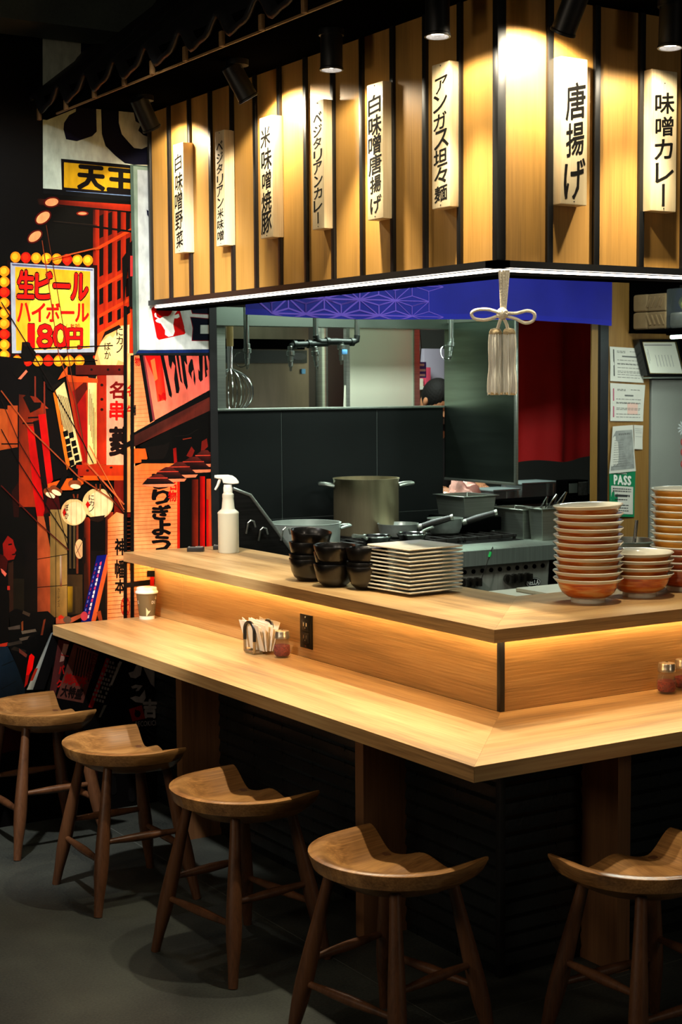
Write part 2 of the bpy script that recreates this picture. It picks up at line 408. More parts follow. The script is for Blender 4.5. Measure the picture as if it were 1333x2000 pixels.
# ------------------------------------------------------------------ canopy with cedar panels
cn = thing('wooden_canopy', 'square cedar-clad canopy with black battens hung over the serving counter', 'canopy', (0, 0, 2.0))
ZB, ZT = 2.008, 2.73
LB = [2.2, 2.028, 1.857, 1.689, 1.525, 1.357, 1.190, 1.020, .852, .684, .516, .348, .181, .012]
RB = [.012, .180, .351, .522, .692, .862, 1.032, 1.2, 1.37]
for a, b in zip(LB[1:], LB[:-1]):
    m = MB(); m.box(0, .02, a+.001, b-.001, ZB, ZT); m.build('cedar_panel', CEDAR, cn, loc=None)
for a, b in zip(RB[:-1], RB[1:]):
    m = MB(); m.box(a+.001, b-.001, .02, .04, ZB, ZT); m.build('cedar_panel', CEDAR, cn)
for y in LB[:-1]:
    m = MB(); m.box(-.011, .0, y-.0095, y+.0095, ZB, ZT, .002); m.build('batten', BLK, cn)
for x in RB[1:]:
    m = MB(); m.box(x-.0105, x+.0105, .009, .02, ZB, ZT, .002); m.build('batten', BLK, cn)
m = MB(); m.box(-.012, .018, .002, .026, ZB, ZT, .003); m.build('corner_post', BLK, cn)
m = MB(); m.box(-.016, .03, .0, 2.213, 1.988, ZB); m.box(-.016, 1.4, .0, .05, 1.988, ZB-.0006); m.build('frame_rail', BLK, cn)
m = MB(); m.box(.002, .014, .016, 2.19, 1.979, 1.9845); m.box(.016, 1.4, .016, .028, 1.979, 1.9845); m.build('led_strip', LEDM, cn)
m = MB(); m.box(.018, .12, .032, 2.21, 1.970, 1.987); m.box(.12, 1.4, .032, .12, 1.970, 1.987); m.build('led_channel', MATTE, cn)
m = MB(); m.box(.02, .06, .04, 2.21, 2.0, 2.74); m.box(.06, 1.4, .04, .06, 2.0, 2.74); m.build('backing_board', MATTE, cn)
m = MB(); m.box(-.43, .06, -.43, 2.22, 2.73, 2.75); m.box(.06, 1.4, -.43, .06, 2.73, 2.7499); m.build('soffit_board', MATTE, cn)

# tiled roof above it
rf = thing('tiled_roof', 'dark pantile roof with curved eave tiles running above the cedar canopy', 'roof', (-.43, 1, 2.7))
m = MB(); m.box(-.445, -.425, -.445, 2.20, 2.668, 2.75); m.box(-.425, 1.4, -.445, -.425, 2.668, 2.73); m.build('fascia', MATTE, rf)
m = MB(); m.box(-.450, -.444, -.45, 2.05, 2.664, 2.670); m.build('eave_strip', wood('eave_wood', '#4f3a1e', '#664b28', '#785a32', 1, 1, .6), rf)
SL = .86
def roof_pt(u, v, side):
    L = 2.26+.47
    if side == 0:
        d = u*.62; y = -.47+v*L
        y = max(y, -.47+d)
        ph = (y-.022)/.2455*2*pi
        w = .030*cos(ph)+.012*cos(2*ph+.7)
        st = -.012*((d/.2) % 1)
        return (-.475+d, y, 2.712+SL*d+w+st+.0)
    d = u*.62; x = -.47+v*1.9; x = max(x, -.47+d); ph = (x-.022)/.2455*2*pi
    w = .030*cos(ph)+.012*cos(2*ph+.7); st = -.012*((d/.2) % 1)
    return (x, -.475+d, 2.712+SL*d+w+st)
RT = mat('roof_tile', '#0c0d0f', .45, var=.25, scale=6)
for side, n in ((0, 132), (1, 92)):
    m = MB(); m.grid(lambda u, v: roof_pt(u, v, side), 30, n)
    o = m.build('tile_field', RT, rf, sharp=60); sd = o.modifiers.new('thick', 'SOLIDIFY'); sd.thickness = .016; sd.offset = 0
for px, py in ((90, 222), (143, 210), (199, 195), (258, 175), (313, 152), (378, 128), (450, 98), (528, 63), (612, 28), (710, 5)):
    p = at(px, py, 0, -.43)
    m = MB(); m.box(-.464, -.4505, p.y-.009, p.y+.009, 2.664, 2.708, .003); m.build('eave_block', MATS['eave_wood'], rf)

# ------------------------------------------------------------------ brush-lettered boards
def plaque(text, side, p, label):
    (xa, ya), (xb, yb) = p
    if side == 0:
        A, B = at(xa, ya, 0, -.042), at(xb, yb, 0, -.042); lo, hi = min(A.y, B.y), max(A.y, B.y)
        c = ((lo+hi)/2)
        t = thing('menu_board', label, 'sign', (-.02, c, 2.365), 'menu boards on the cedar canopy')
        m = MB(); m.box(-.042, -.0005, lo, hi, 2.167, 2.568, .0025); m.build('board', PINE, t)
        fn = lambda u, v: (-.0424-RZ[0]*.00002, hi-.008-(u*(hi-lo-.016)), 2.182+v*.352)
    else:
        A, B = at(xa, ya, 1, -.022), at(xb, yb, 1, -.022); lo, hi = min(A.x, B.x), max(A.x, B.x)
        t = thing('menu_board', label, 'sign', ((lo+hi)/2, -.0, 2.365), 'menu boards on the cedar canopy')
        m = MB(); m.box(lo, hi, -.022, .0195, 2.167, 2.568, .0025); m.build('board', PINE, t)
        fn = lambda u, v: (lo+.010+u*(hi-lo-.018), -.0224-RZ[0]*.00002, 2.182+v*.325)
    m = MB(); put_text(m, text, fn, .018, True, .10, fit=True); m.build('lettering', INK, t, sharp=None)
    m = MB()
    for vv in (-.02, 1.075): m.tube([Vector(fn(.5, vv))+Vector((.0005, .0005, 0)), Vector(fn(.5, vv))-Vector((.0006, .0006, 0))], .002, 8)
    m.build('nail', DSTEEL, t)
plaque('白味噌野菜', 0, ((338.5, 288), (360.5, 494)), 'leftmost menu board, five brush characters, on the lit cedar wall')
plaque('ベジタリアン米味噌', 0, ((420, 262), (440.5, 479)), 'narrow menu board ending in three kanji, second from the mural')
plaque('米味噌焼豚', 0, ((507, 233), (534, 464)), 'brightly lit menu board, third from the mural, five characters')
plaque('ベジタリアンカレー', 0, ((608.5, 203), (634, 447)), 'menu board of katakana only, fourth from the mural')
plaque('白味噌唐揚げ', 0, ((717, 168), (749, 428)), 'menu board of six characters, fifth from the mural')
plaque('アンガス坦々麺', 0, ((844, 130), (879, 404)), 'menu board of seven characters, nearest left of the canopy corner')
plaque('唐揚げ', 1, ((1097, 117), (1147, 401)), 'wide menu board of three large characters, right of the canopy corner')
plaque('味噌カレー', 1, ((1274, 144), (1321, 416)), 'menu board of five characters at the far right of the canopy')

# ------------------------------------------------------------------ track spotlights under the eave
def spot(loc, target, power, label, cone, blend, beam):
    loc = Vector(loc); d = (Vector(target)-loc).normalized()
    t = thing('spotlight', label, 'light', (loc.x, loc.y, 2.73), 'black spotlights under the eave')
    top = loc-d*.125
    piv = Vector((top.x*.6+loc.x*.4, top.y*.6+loc.y*.4, 2.668))
    m = MB(); m.cyl((piv.x, piv.y, 2.712), (piv.x, piv.y, 2.7305), .038, 22); m.build('mount_plate', BLK, t)
    m = MB(); m.cyl((piv.x, piv.y, 2.645), (piv.x, piv.y, 2.715), .009, 12); m.build('stem', mat('stem_metal', '#3a3834', .4, .8), t)
    q = d.to_track_quat('Z', 'Y').to_matrix()
    m = MB(); m.lathe([(0.002, 0), (.026, 0), (.033, .008), (.0335, .118), (.036, .121), (.036, .127), (.031, .127), (.031, .105), (.002, .104)], top, 28, False, False, q.to_4x4()); b = m.build('housing', BLK, t)
    m = MB(); m.lathe([(.001, .114), (.0305, .114)], top, 28, False, True, q.to_4x4()); m.build('lens', mat('lamp_lens', '#ffffff', .3, emit='#fff2e2', estr=14), t)
    lamp('spotlight_beam', 'SPOT', loc+d*.008, target, power[0], WARM, .018, beam, .7)
    lamp('spotlight_spill', 'SPOT', loc+d*.008, target, power[1], WARM, .018, cone, blend)
spot((-.14, 1.893, 2.615), (-.06, 1.91, 2.475), (3, 12), 'black spotlight nearest the mural, turned to the wall', 150, .2, 60)
spot((-.14, 1.157, 2.607), (-.06, 1.14, 2.467), (3, 20), 'black spotlight second from the mural, tilted away to the wall', 150, .2, 60)
spot((-.14, .643, 2.612), (-.18, .62, 0.0), (98, 8), 'glowing spotlight pointing straight down beside the katakana boards', 160, .35, 66)
spot((-.14, .101, 2.607), (-.20, .02, 0.0), (98, 9), 'glowing spotlight pointing down just left of the canopy corner', 160, .35, 66)
spot((.112, -.12, 2.603), (.105, -.03, 2.45), (3, 25), 'dark spotlight right of the corner, aimed at the cedar wall', 150, .2, 60)
spot((.483, -.14, 2.600), (.44, -.16, 1.5), (70, 8), 'glowing tilted spotlight at the upper right edge of the picture', 160, .35, 70)
# ------------------------------------------------------------------ blue curtain over the kitchen opening
NBLUE = mat('noren_blue', '#0a0f86', .8, var=.12, scale=5); NPURP = mat('noren_purple', '#6a4cc4', .8)
def cloth_y(x, z): return 2.185 + .012*sin(x*9+.6)*(2.35-z)/.4 + .006*sin(x*23+z*6)*(2.35-z)/.4
def hem(x): return 1.957 + .006*sin(x*4.0+1.0) + .010*max(0, (x-2.2)/.2)**2*-1
nr = thing('noren_curtain', 'short blue fabric curtain with purple hemp-leaf pattern hung over the kitchen opening', 'curtain', (1.38, 2.19, 2.3))
X0, X1 = .405, 2.372
def npt(u, v, off=0):
    x = X0+u*(X1-X0)+(-.006*(1-v)*(1 if u < .01 else 0)); zt = 2.36; z = hem(x)+v*(zt-hem(x)); return (x, cloth_y(x, z)-off, z)
m = MB(); m.grid(lambda u, v: npt(u, v), 120, 12); cl = m.build('cloth', NBLUE, nr, sharp=None)
md = cl.modifiers.new('thick', 'SOLIDIFY'); md.thickness = .0015
m = MB(); m.grid(lambda u, v: (lambda p: (p[0], p[1]-.002, p[2]))(npt(u, v*.06)), 120, 2); m.build('hem', mat('noren_hem', '#0d1496', .8), nr, sharp=None)
# hemp-leaf lattice printed on the left third
m = MB()
def nline(a, b, w):
    a, b = Vector(a), Vector(b); n = Vector((-(b-a).y, (b-a).x)).normalized()*w; K = 8; prev = None
    for i in range(K+1):
        p = a+(b-a)*i/K
        q = []
        for s in (-1, 1):
            x, z = p.x+n.x*s, p.y+n.y*s
            z = max(z, hem(x)+.002)
            q.append(m.b.verts.new((x, cloth_y(x, z)-.0035, z)))
        if prev and p.x > X0+.005: m.face([prev[0], prev[1], q[1], q[0]])
        prev = q
DX, DZ = .176, .066; zc = 1.968
for row in range(0, 5):
    for k in range(-1, 6):
        ox = .515+k*DX+(DX/2 if row % 2 else 0)-(.0); oz = zc+row*DZ
        if ox > 1.28 or ox < .40: continue
        w = .0034*max(.25, min(1, (1.45-ox)/.6))
        S = (ox, oz); R1 = (ox+DX, oz); UL = (ox-DX/2, oz+DZ); UR = (ox+DX/2, oz+DZ); DR = (ox+DX/2, oz-DZ)
        for tri in ((S, R1, UR), (S, UR, UL), (S, R1, DR)):
            g = (sum(p[0] for p in tri)/3, sum(p[1] for p in tri)/3)
            for p in tri: nline(p, g, w)
        for p in (R1, UL, UR): nline(S, p, w)
m.build('hemp_leaf_print', NPURP, nr, sharp=None, fix=False)
m = MB(); m.tube([(X0-.02, 2.185, 2.352), (X1-.03, 2.185, 2.352)], .011, 12); m.build('hanging_rod', BLK, nr)

# red curtain further back
RED = mat('red_cloth', '#c80f12', .8, var=.15, scale=4)
rc = thing('red_curtain', 'deep red cloth curtain hanging in the doorway behind the kitchen', 'curtain', (2.62, 2.9, 2.1))
def rpt(u, v):
    x = 2.386+u*.495; z0 = 1.262+.02*u+.012*sin(u*7); z = z0+v*(2.25-z0); return (x+.004*sin(v*9), 2.9+.035*sin(u*9+.5)+.01*sin(u*22)*(1-v), z)
m = MB(); m.grid(rpt, 50, 12); m.build('cloth', RED, rc, sharp=None)
m = MB(); m.tube([(2.36, 2.9, 2.25), (2.95, 2.9, 2.25)], .01, 10); m.build('rod', BLK, rc)

m = MB(); m.box(2.30, 3.1, 2.88, 2.92, 2.259, 3.3); struct(m.build('trim_9', KW))
# ------------------------------------------------------------------ tiled half wall behind the range
KT = mat('kitchen_black_tile', '#0b0e0d', .6, var=.18, scale=5, spec=.2)
m = MB()
for xa, xb in ((.30, .495), (.498, 1.094), (1.097, 1.645), (1.648, 2.055)):
    for za, zb in ((0, 1.031), (1.034, 1.556)): m.box(xa, xb, 3.10, 3.2, za, zb, .001, 1)
struct(m.build('wall_kitchen_half', KT))
m = MB(); m.box(.30, 2.055, 3.102, 3.198, .0, 1.55); struct(m.build('trim_7', mat('tile_grout', '#4a4f4b', .8)))
m = MB(); m.box(.30, 2.057, 3.09, 3.21, 1.556, 1.566, .002); struct(m.build('trim_8', STEELH))

# exhaust hood
hd = thing('exhaust_hood', 'stainless exhaust hood over the range, half hidden by the blue curtain', 'hood', (1.2, 2.75, 2.0))
m = MB(); m.box(.30, 2.06, 3.14, 3.16, 1.955, 2.7); m.box(.30, 2.06, 3.05, 3.14, 1.955, 1.97); m.box(.30, 2.06, 3.05, 3.06, 1.97, 2.045); m.build('grease_gutter', mat('gutter_steel', '#5c655c', .4, .8), hd)
m = MB(); m.box(.30, 2.06, 2.36, 2.375, 2.0, 2.7); m.build('front_sheet', STEELH, hd)
m = MB(); m.box(.30, .315, 2.375, 3.14, 1.985, 2.7); m.build('side_sheet', STEEL, hd)
m = MB(); m.box(2.045, 2.06, 2.375, 3.14, 1.985, 2.7); m.build('side_sheet', STEEL, hd)
m = MB(); m.box(.315, 2.045, 2.375, 3.14, 2.68, 2.7); m.build('top_sheet', STEELH, hd)
m = MB(); m.box(.76, .805, 3.12, 3.15, 1.566, 1.955); m.build('support_leg', STEEL, hd)

# hanging stainless splash skirt on the right end of the range line
SKIRT = mat('skirt_steel', '#7d8a80', .27, 1, var=.15, scale=2, stretch=(1, 1, 14))
sk = thing('splash_skirt', 'tall hanging stainless splash panel at the right end of the range', 'panel', (2.06, 2.83, 1.6))
m = MB(); m.box(2.062, 2.068, 2.52, 3.098, 1.19, 1.985); m.build('sheet', SKIRT, sk)
m = MB(); m.box(2.056, 2.074, 2.508, 2.522, 1.186, 1.985, .003); m.box(2.058, 2.072, 2.522, 3.098, 1.184, 1.197, .002); m.build('rolled_edge', STEEL, sk)

# fire suppression pipes under the hood
fp = thing('suppression_pipe', 'branching metal pipes with spray nozzles hanging under the exhaust hood', 'pipe', (1.2, 2.7, 2.0))
PIPE = mat('pipe_steel', '#9aa39c', .3, 1); PIPED = mat('pipe_black', '#2c302e', .45, .7)
def P(px, py): return at(px, py, 1, 2.7)
def up(p): return Vector((p.x, p.y, 2.69))
for px, py in ((482, 680), (617, 662), (698, 660), (882, 668)):
    p = P(px, py); m = MB(); m.cyl(p, up(p), .0125, 14); m.build('drop_pipe', PIPE, fp)
m = MB(); m.tube([P(617, 655), P(619, 664), P(626, 668), P(660, 667)], .0155, 12); m.tube([P(660, 667), P(690, 668), P(697, 665), P(698, 655)], .0145, 12); m.tube([P(640, 671), P(580, 673), P(570, 676), P(568, 685)], .0145, 12)
for px, py in ((604, 672), (640, 667), (688, 668), (576, 673)): p = P(px, py); m.cyl(p-Vector((.008, 0, 0)), p+Vector((.008, 0, 0)), .0195, 12)
m.build('manifold', PIPED, fp)
def nozzle(px, py, tilt=0, ring=None):
    p = P(px, py); d = Vector((tilt, 0, -1)).normalized()
    q = d.to_track_quat('Z', 'Y').to_matrix().to_4x4()
    m = MB(); m.lathe([(.012, -.02), (.014, -.018), (.014, .0), (.019, .002), (.019, .02), (.012, .024), (.013, .045), (.010, .048), (.010, .07), (.006, .075), (.005, .092)], p, 14, M=q)
    n = m.build('nozzle', PIPE, fp)
    if ring:
        m = MB(); c = p+d*.05+Vector((ring*.03, 0, -.0)); m.tube([c+Vector((.034*cos(a*pi/9), 0, .034*sin(a*pi/9))) for a in range(18)], .0022, 6, closed=True); m.build('pull_ring', CHROME, n)
nozzle(483, 680, 0, -1); nozzle(568, 685); nozzle(616, 685, .12); nozzle(667, 673); nozzle(882, 668, -.12, -.8)
m = MB(); p = P(669, 688); m.box(p.x-.012, p.x+.016, p.y-.02, p.y-.012, p.z-.01, p.z+.012, .002); m.build('blue_tag', mat('tag_blue', '#5fa0d8', .5), fp)

# ------------------------------------------------------------------ range
rg = thing('gas_range', 'wide stainless gas range with black knobs behind the serving counter', 'stove', (1.2, 2.7, 0))
m = MB(); m.box(.32, 2.10, 2.36, 3.08, .10, .86, .004); m.box(.34, 2.08, 2.42, 3.05, .0, .10); m.build('body', STEEL, rg)
m = MB(); m.prism([(2.262, .845), (2.262, .915), (2.285, .925), (2.45, .925), (2.45, .845)], 0, .32, 2.10); m.build('front_rail', STEELH, rg)
m = MB(); m.prism([(2.315, .66), (2.300, .838), (2.36, .838), (2.36, .66)], 0, .32, 2.095); m.build('control_panel', mat('panel_steel', '#8a8b80', .4, .35, var=.1, scale=3, stretch=(30, 1, 1)), rg)
m = MB()
for k in range(20): x = 2.055-k*.0513; m = MB(); m.cyl((x, 2.296, .815), (x, 2.312, .815), .0105, 12); m.build('vent_hole', MATTE, rg)
KN = mat('knob_black', '#15130f', .25, coat=.5)
for px in (905, 917, 930, 991, 1004, 1016, 1029):
    p = at(px, 1112 if px > 950 else 1118, 1, 2.30); p.z = .768
    m = MB(); m.cyl((p.x, 2.302, p.z), (p.x, 2.285, p.z), .021, 16); m.box(p.x-.007, p.x+.007, 2.258, 2.286, p.z-.019, p.z+.019, .003); m.build('knob', KN, rg)
lx = at(1043, 1134, 1, 2.30).x
m = MB(); m.lathe([(.001, 0), (.046, 0), (.047, .004), (.001, .0041)], (0, 0, 0), 36, M=Matrix.Diagonal((1, .5, 1, 1)))
for v in m.b.verts: c = v.co.copy(); v.co = Vector((lx+c.x, 2.3085-c.z, .738+c.y))
bd = m.build('maker_badge', MATTE, rg)
m = MB(); put_text(m, 'NELLA', lambda u, v: (lx-.036+u*.072, 2.3038-RZ[0]*.00002, .727+v*.022), .02, fit='run')
for i in range(40):
    a, b = 2*pi*i/40, 2*pi*(i+1)/40
    m.poly([(lx+.043*cos(a), 2.3039, .738+.0205*sin(a)), (lx+.043*cos(b), 2.3039, .738+.0205*sin(b)), (lx+.0405*cos(b), 2.3039, .738+.019*sin(b)), (lx+.0405*cos(a), 2.3039, .738+.019*sin(a))])
m.build('maker_lettering', mat('badge_silver', '#d8d8d0', .4), bd, sharp=None)
GRATE = mat('cast_iron', '#17130f', .6, .3, var=.3, scale=30)
m = MB(); m.box(.36, 2.06, 2.45, 3.04, .918, .928); m.build('deck', DSTEEL, rg)
for gx in range(5):
    for gy in range(2):
        x0 = .40+gx*.33; y0 = 2.47+gy*.285
        m = MB()
        for a in range(5): m.box(x0+.01+a*.073, x0+.024+a*.073, y0, y0+.27, .942, .954)
        for b in range(3): m.box(x0, x0+.32, y0+.01+b*.12, y0+.024+b*.12, .938, .952)
        for a in (x0+.005, x0+.305):
            for b in (y0+.01, y0+.25): m.box(a, a+.012, b, b+.012, .928, .94)
        m.build('grate', GRATE, rg)
# igniter wand leaning on the range rail: green handled hook
wd = thing('burner_lighter', 'thin wire rod with a bright green grip hooked on the range rail', 'tool', (1.7, 2.27, .9))
a, b = at(959, 1078, 1, 2.262), at(938, 1140, 1, 2.262)
m = MB(); m.tube([a+Vector((.022, .01, .008)), a+Vector((.012, 0, .022)), a, b], .0022, 6); m.build('rod', DSTEEL, wd)
m = MB(); m.cyl(a, a+(b-a)*.16, .0065, 8); m.build('grip', mat('green_grip', '#18b050', .4), wd)

# work table right of the range, with steel inserts
tb = thing('work_table', 'stainless work table standing beyond the right end of the range', 'table', (2.36, 2.75, 0))
m = MB(); m.box(2.112, 2.62, 2.37, 3.10, .86, .915, .003); m.build('tabletop', STEELH, tb)
for x in (2.15, 2.58):
    for y in (2.42, 3.05): m = MB(); m.cyl((x, y, 0), (x, y, .86), .02, 12); m.build('leg', STEEL, tb)
m = MB(); m.box(2.14, 2.59, 2.40, 3.08, .25, .27); m.build('undershelf', STEELH, tb)
gb = thing('burner_box', 'low black metal box on the range holding a steel insert', 'box', (1.97, 2.78, .955))
m = MB(); m.box(1.86, 2.09, 2.66, 2.96, .955, 1.022, .004); m.build('body', MATTE, gb)
m = MB(); m.box(1.868, 2.082, 2.668, 2.952, 1.022, 1.026); m.build('lid', DSTEEL, gb)
def insert(c, w, d, h, label, spoons=0, taper=.012):
    t = thing('steel_insert', label, 'food pan', c, 'steel food pans by the range')
    m = MB(); x, y, z = c
    def ring(s, zz): return m.verts([(x-w/2+s, y-d/2+s, zz), (x+w/2-s, y-d/2+s, zz), (x+w/2-s, y+d/2-s, zz), (x-w/2+s, y+d/2-s, zz)])
    R = [ring(taper, z+.0005), ring(.002, z+h-.004), ring(-.01, z+h), ring(-.01, z+h+.003), ring(.004, z+h+.003), ring(taper+.003, z+.004)]
    m.face(R[0][::-1])
    for A, B in zip(R[:-1], R[1:]):
        for k in range(4): m.face([A[k], A[(k+1) % 4], B[(k+1) % 4], B[k]])
    m.face(R[-1])
    o = m.build('pan', STEEL, t, sharp=30); bv = o.modifiers.new('bev', 'BEVEL'); bv.width = .008; bv.segments = 2; bv.limit_method = 'ANGLE'
    m = MB(); m.box(x-w/2+.008, x+w/2-.008, y-d/2+.008, y+d/2-.008, z+h*.78, z+h*.80); m.build('sauce', mat('dark_sauce', '#5a3a20', .3), t)
    for k in range(spoons):
        s = thing('tongs', f'shiny steel tongs leaning in the pan, {["left", "middle", "right"][k]} of the bunch', 'tongs', (x-.03+k*.04, y, z+h), 'tongs in the steel pan')
        b = Vector((x-.04+k*.04, y+.01, z+h*.80)); tp = b+Vector((.025+.02*k, -.02, .085+.01*k))
        for e in (-.012, .012):
            m = MB(); m.tube([b+Vector((e*.3, 0, 0)), (b+tp)/2+Vector((e*1.3, 0, 0)), tp+Vector((e*.2, 0, 0))], .0042, 6); m.build('arm', CHROME, s)
insert((1.975, 2.80, 1.026), .20, .24, .10, 'open steel pan of dark sauce sitting on the black box')
insert((2.20, 2.66, .915), .15, .25, .145, 'tall steel pan behind, left of the pair holding tongs')
insert((2.235, 2.475, .915), .17, .11, .155, 'tall steel pan in front beside the bowl tower', 3)
bag = thing('plastic_bag', 'pinkish clear plastic bag slumped on the far counter under the splash panel', 'bag', (2.43, 3.42, .93))
m = MB(); bmesh.ops.create_icosphere(m.b, subdivisions=4, radius=1)
for v in m.b.verts:
    c = v.co; k = 1+.12*sin(c.x*7+c.z*5)+.08*sin(c.y*11+c.x*3); v.co = Vector((2.44+c.x*.10*k, 3.45+c.y*.09*k, .93+max(0, (c.z+.75))*.12*k))
m.build('bag', mat('pink_plastic', '#d8a294', .3, var=.35, scale=14, coat=.4), bag)
sh = thing('back_counter', 'dark steel counter at the back of the kitchen under the splash panel', 'counter', (2.8, 3.6, 0))
m = MB(); m.box(2.2, 3.9, 3.28, 3.66, .88, .93, .003); m.build('worktop', DSTEEL, sh)
m = MB(); m.box(2.22, 3.88, 3.32, 3.64, 0, .88); m.build('cabinet', DSTEEL, sh)
CLEAR = mat('clear_plastic', '#dfe8e8', .08, trans=.92, spec=.5)
for i, (x0, x1, lab) in enumerate(((2.56, 2.74, 'clear plastic tub left of two on the far counter'), (2.76, 3.02, 'larger clear plastic tub right of two on the far counter'))):
    t = thing('food_tub', lab, 'container', ((x0+x1)/2, 3.42, .93), 'clear tubs on the far counter')
    m = MB(); m.box(x0, x1, 3.33, 3.52, .9305, 1.09+.03*i, .008); m.build('tub', CLEAR, t)
    m = MB(); m.box(x0-.006, x1+.006, 3.324, 3.526, 1.09+.03*i, 1.10+.03*i, .003); m.build('lid', mat('tub_lid', '#9fb0ae', .3, trans=.4), t)
    m = MB(); m.box(x0+.02, x1-.02, 3.35, 3.5, .94, 1.02, .01); m.build('contents', mat('tub_contents', '#4b5a52', .5, var=.5, scale=18), t)
pos = thing('card_terminal', 'small black and grey device on the shelf left of the wood strip', 'device', (2.16, 2.62, 1.1))
p = at(1128, 965, 1, 2.9)
m = MB(); m.box(p.x-.08, p.x+.06, 2.88, 2.98, 1.075, 1.165, .004); m.build('case', MATTE, pos)
m = MB(); m.box(p.x-.074, p.x-.018, 2.876, 2.88, 1.10, 1.15, .001); m.build('screen', mat('lcd', '#6a706a', .3), pos)
m = MB(); m.box(p.x-.012, p.x+.05, 2.872, 2.88, 1.085, 1.155, .002); m.build('keypad', mat('grey_pad', '#4c4a46', .5, var=.4, scale=60), pos)
m = MB(); m.box(2.30, 3.0, 2.87, 3.05, 1.055, 1.075); m.build('shelf_plank', MATTE, None)
tag(bpy.data.objects['shelf_plank'], 'dark shelf carrying the black device behind the bowl tower', 'shelf')
st = bpy.data.objects['shelf_plank']
for x in (2.32, 2.98): m = MB(); m.box(x-.01, x+.01, 2.96, 2.98, .915, 1.055); m.build('bracket', MATTE, st)

# ------------------------------------------------------------------ pots on the range
def pot_handle(m, c, ang, r, z, reach=.055, w=.06, th=.0065):
    d = Vector((cos(ang), sin(ang), 0)); s = Vector((-sin(ang), cos(ang), 0)); b = Vector((c[0], c[1], z))+d*(r-.003)
    m.tube([b+s*w, b+s*w*.95+d*reach*.6+Vector((0, 0, .008)), b+s*w*.6+d*reach+Vector((0, 0, .01)), b-s*w*.6+d*reach+Vector((0, 0, .01)), b-s*w*.95+d*reach*.6+Vector((0, 0, .008)), b-s*w], th, 10)
_x = lambda px, y: at(px, 1050, 1, y).x
c = (_x(716, 2.895), 2.895, .9545)
sp = thing('stock_pot', 'tall brushed steel stock pot with loop handles at the back of the range', 'pot', c); BRONZE = mat('seasoned_steel', '#a09474', .34, .65, var=.35, scale=2.5, stretch=(4, 4, .4))
m = MB(); m.lathe([(.001, 0), (.154, 0), (.158, .008), (.158, .262), (.162, .268), (.162, .272), (.155, .272), (.154, .01), (.001, .008)], c, 56, False, False); m.build('body', BRONZE, sp)
for a in (RAD(150), RAD(-25)): m = MB(); pot_handle(m, c, a, .158, c[2]+.235, .07, .055, .008); m.build('handle', STEEL, sp)
sp = thing('stock_pot', 'wide shallow aluminium pot behind the stacked black bowls', 'pot', (_x(597, 2.62), 2.62, .9545))
c = (_x(597, 2.62), 2.62, .9545); ALU = mat('aluminium', '#a4aca4', .38, .65, var=.15, scale=6)
m = MB(); m.lathe([(.001, 0), (.147, 0), (.156, .01), (.160, .098), (.164, .102), (.156, .102), (.152, .012), (.001, .010)], c, 56, False, False); m.build('body', ALU, sp)
for a in (RAD(165), RAD(-20)): m = MB(); pot_handle(m, c, a, .158, c[2]+.075, .05, .04, .006); m.build('handle', ALU, sp)
def yukihira(c, r, h, ang, label):
    t = thing('saucepan', label, 'saucepan', c, 'hammered saucepans on the range')
    prof = [(.001, 0), (r*.62, 0), (r*.80, h*.12), (r*.93, h*.45), (r, h*.97), (r*1.02, h), (r*.975, h), (r*.90, h*.45), (r*.77, h*.15), (.001, .006)]
    m = MB(); m.lathe(prof, c, 44, False, False); m.build('bowl', mat('hammered_aluminium', '#a0a8a0', .36, .65, var=.12, scale=24, bump=.5, bscale=38), t)
    d = Vector((cos(ang), sin(ang), 0)); b = Vector(c)+d*r*.97+Vector((0, 0, h*.72))
    m = MB(); m.cyl(b, b+d*.028+Vector((0, 0, .006)), .016, 12, .014); f = m.build('ferrule', STEEL, t)
    m = MB(); m.tube([b+d*.02+Vector((0, 0, .004)), b+d*.07+Vector((0, 0, .02)), b+d*.155+Vector((0, 0, .045))], [.015, .017, .014], 14); m.build('handle', mat('black_wood', '#171411', .4), t)
    m = MB(); e = b+d*.155+Vector((0, 0, .045)); m.cyl(e, e+d*.012+Vector((0, 0, .003)), .016, 14); m.build('end_cap', STEEL, t)
yukihira((_x(778, 2.665), 2.665, .9545), .097, .066, RAD(-38), 'hammered saucepan with black handle, left of two in front of stock pot')
yukihira((_x(870, 2.66), 2.66, .9545), .086, .078, RAD(-34), 'hammered saucepan with black handle, right of two on the range')
def fry(c, r, ang, label):
    t = thing('frying_pan', label, 'pan', c, 'small black pans on the range')
    m = MB(); m.lathe([(.001, 0), (r*.75, 0), (r, .03), (r*1.02, .032), (r*.97, .032), (r*.72, .006), (.001, .005)], c, 36, False, False); m.build('pan', mat('pan_black', '#0f0e0d', .25, .5), t)
    m = MB(); m.tube([Vector((c[0]+r*1.0*cos(a), c[1]+r*1.0*sin(a), c[2]+.034)) for a in [2*pi*k/36 for k in range(36)]], .0035, 6, closed=True); m.build('rim', CHROME, t)
    d = Vector((cos(ang), sin(ang), 0)); b = Vector(c)+d*r+Vector((0, 0, .028)); m = MB(); m.tube([b, b+d*.03+Vector((0, 0, .012)), b+d*.10+Vector((0, 0, .02))], [.009, .007, .009], 8); m.build('handle', STEEL, t)
fry((_x(735, 2.485), 2.485, .9545), .072, RAD(200), 'small black frying pan, left of two at the range front')
fry((_x(805, 2.485), 2.485, .9545), .070, RAD(20), 'small black frying pan, right of two beside the square plates')

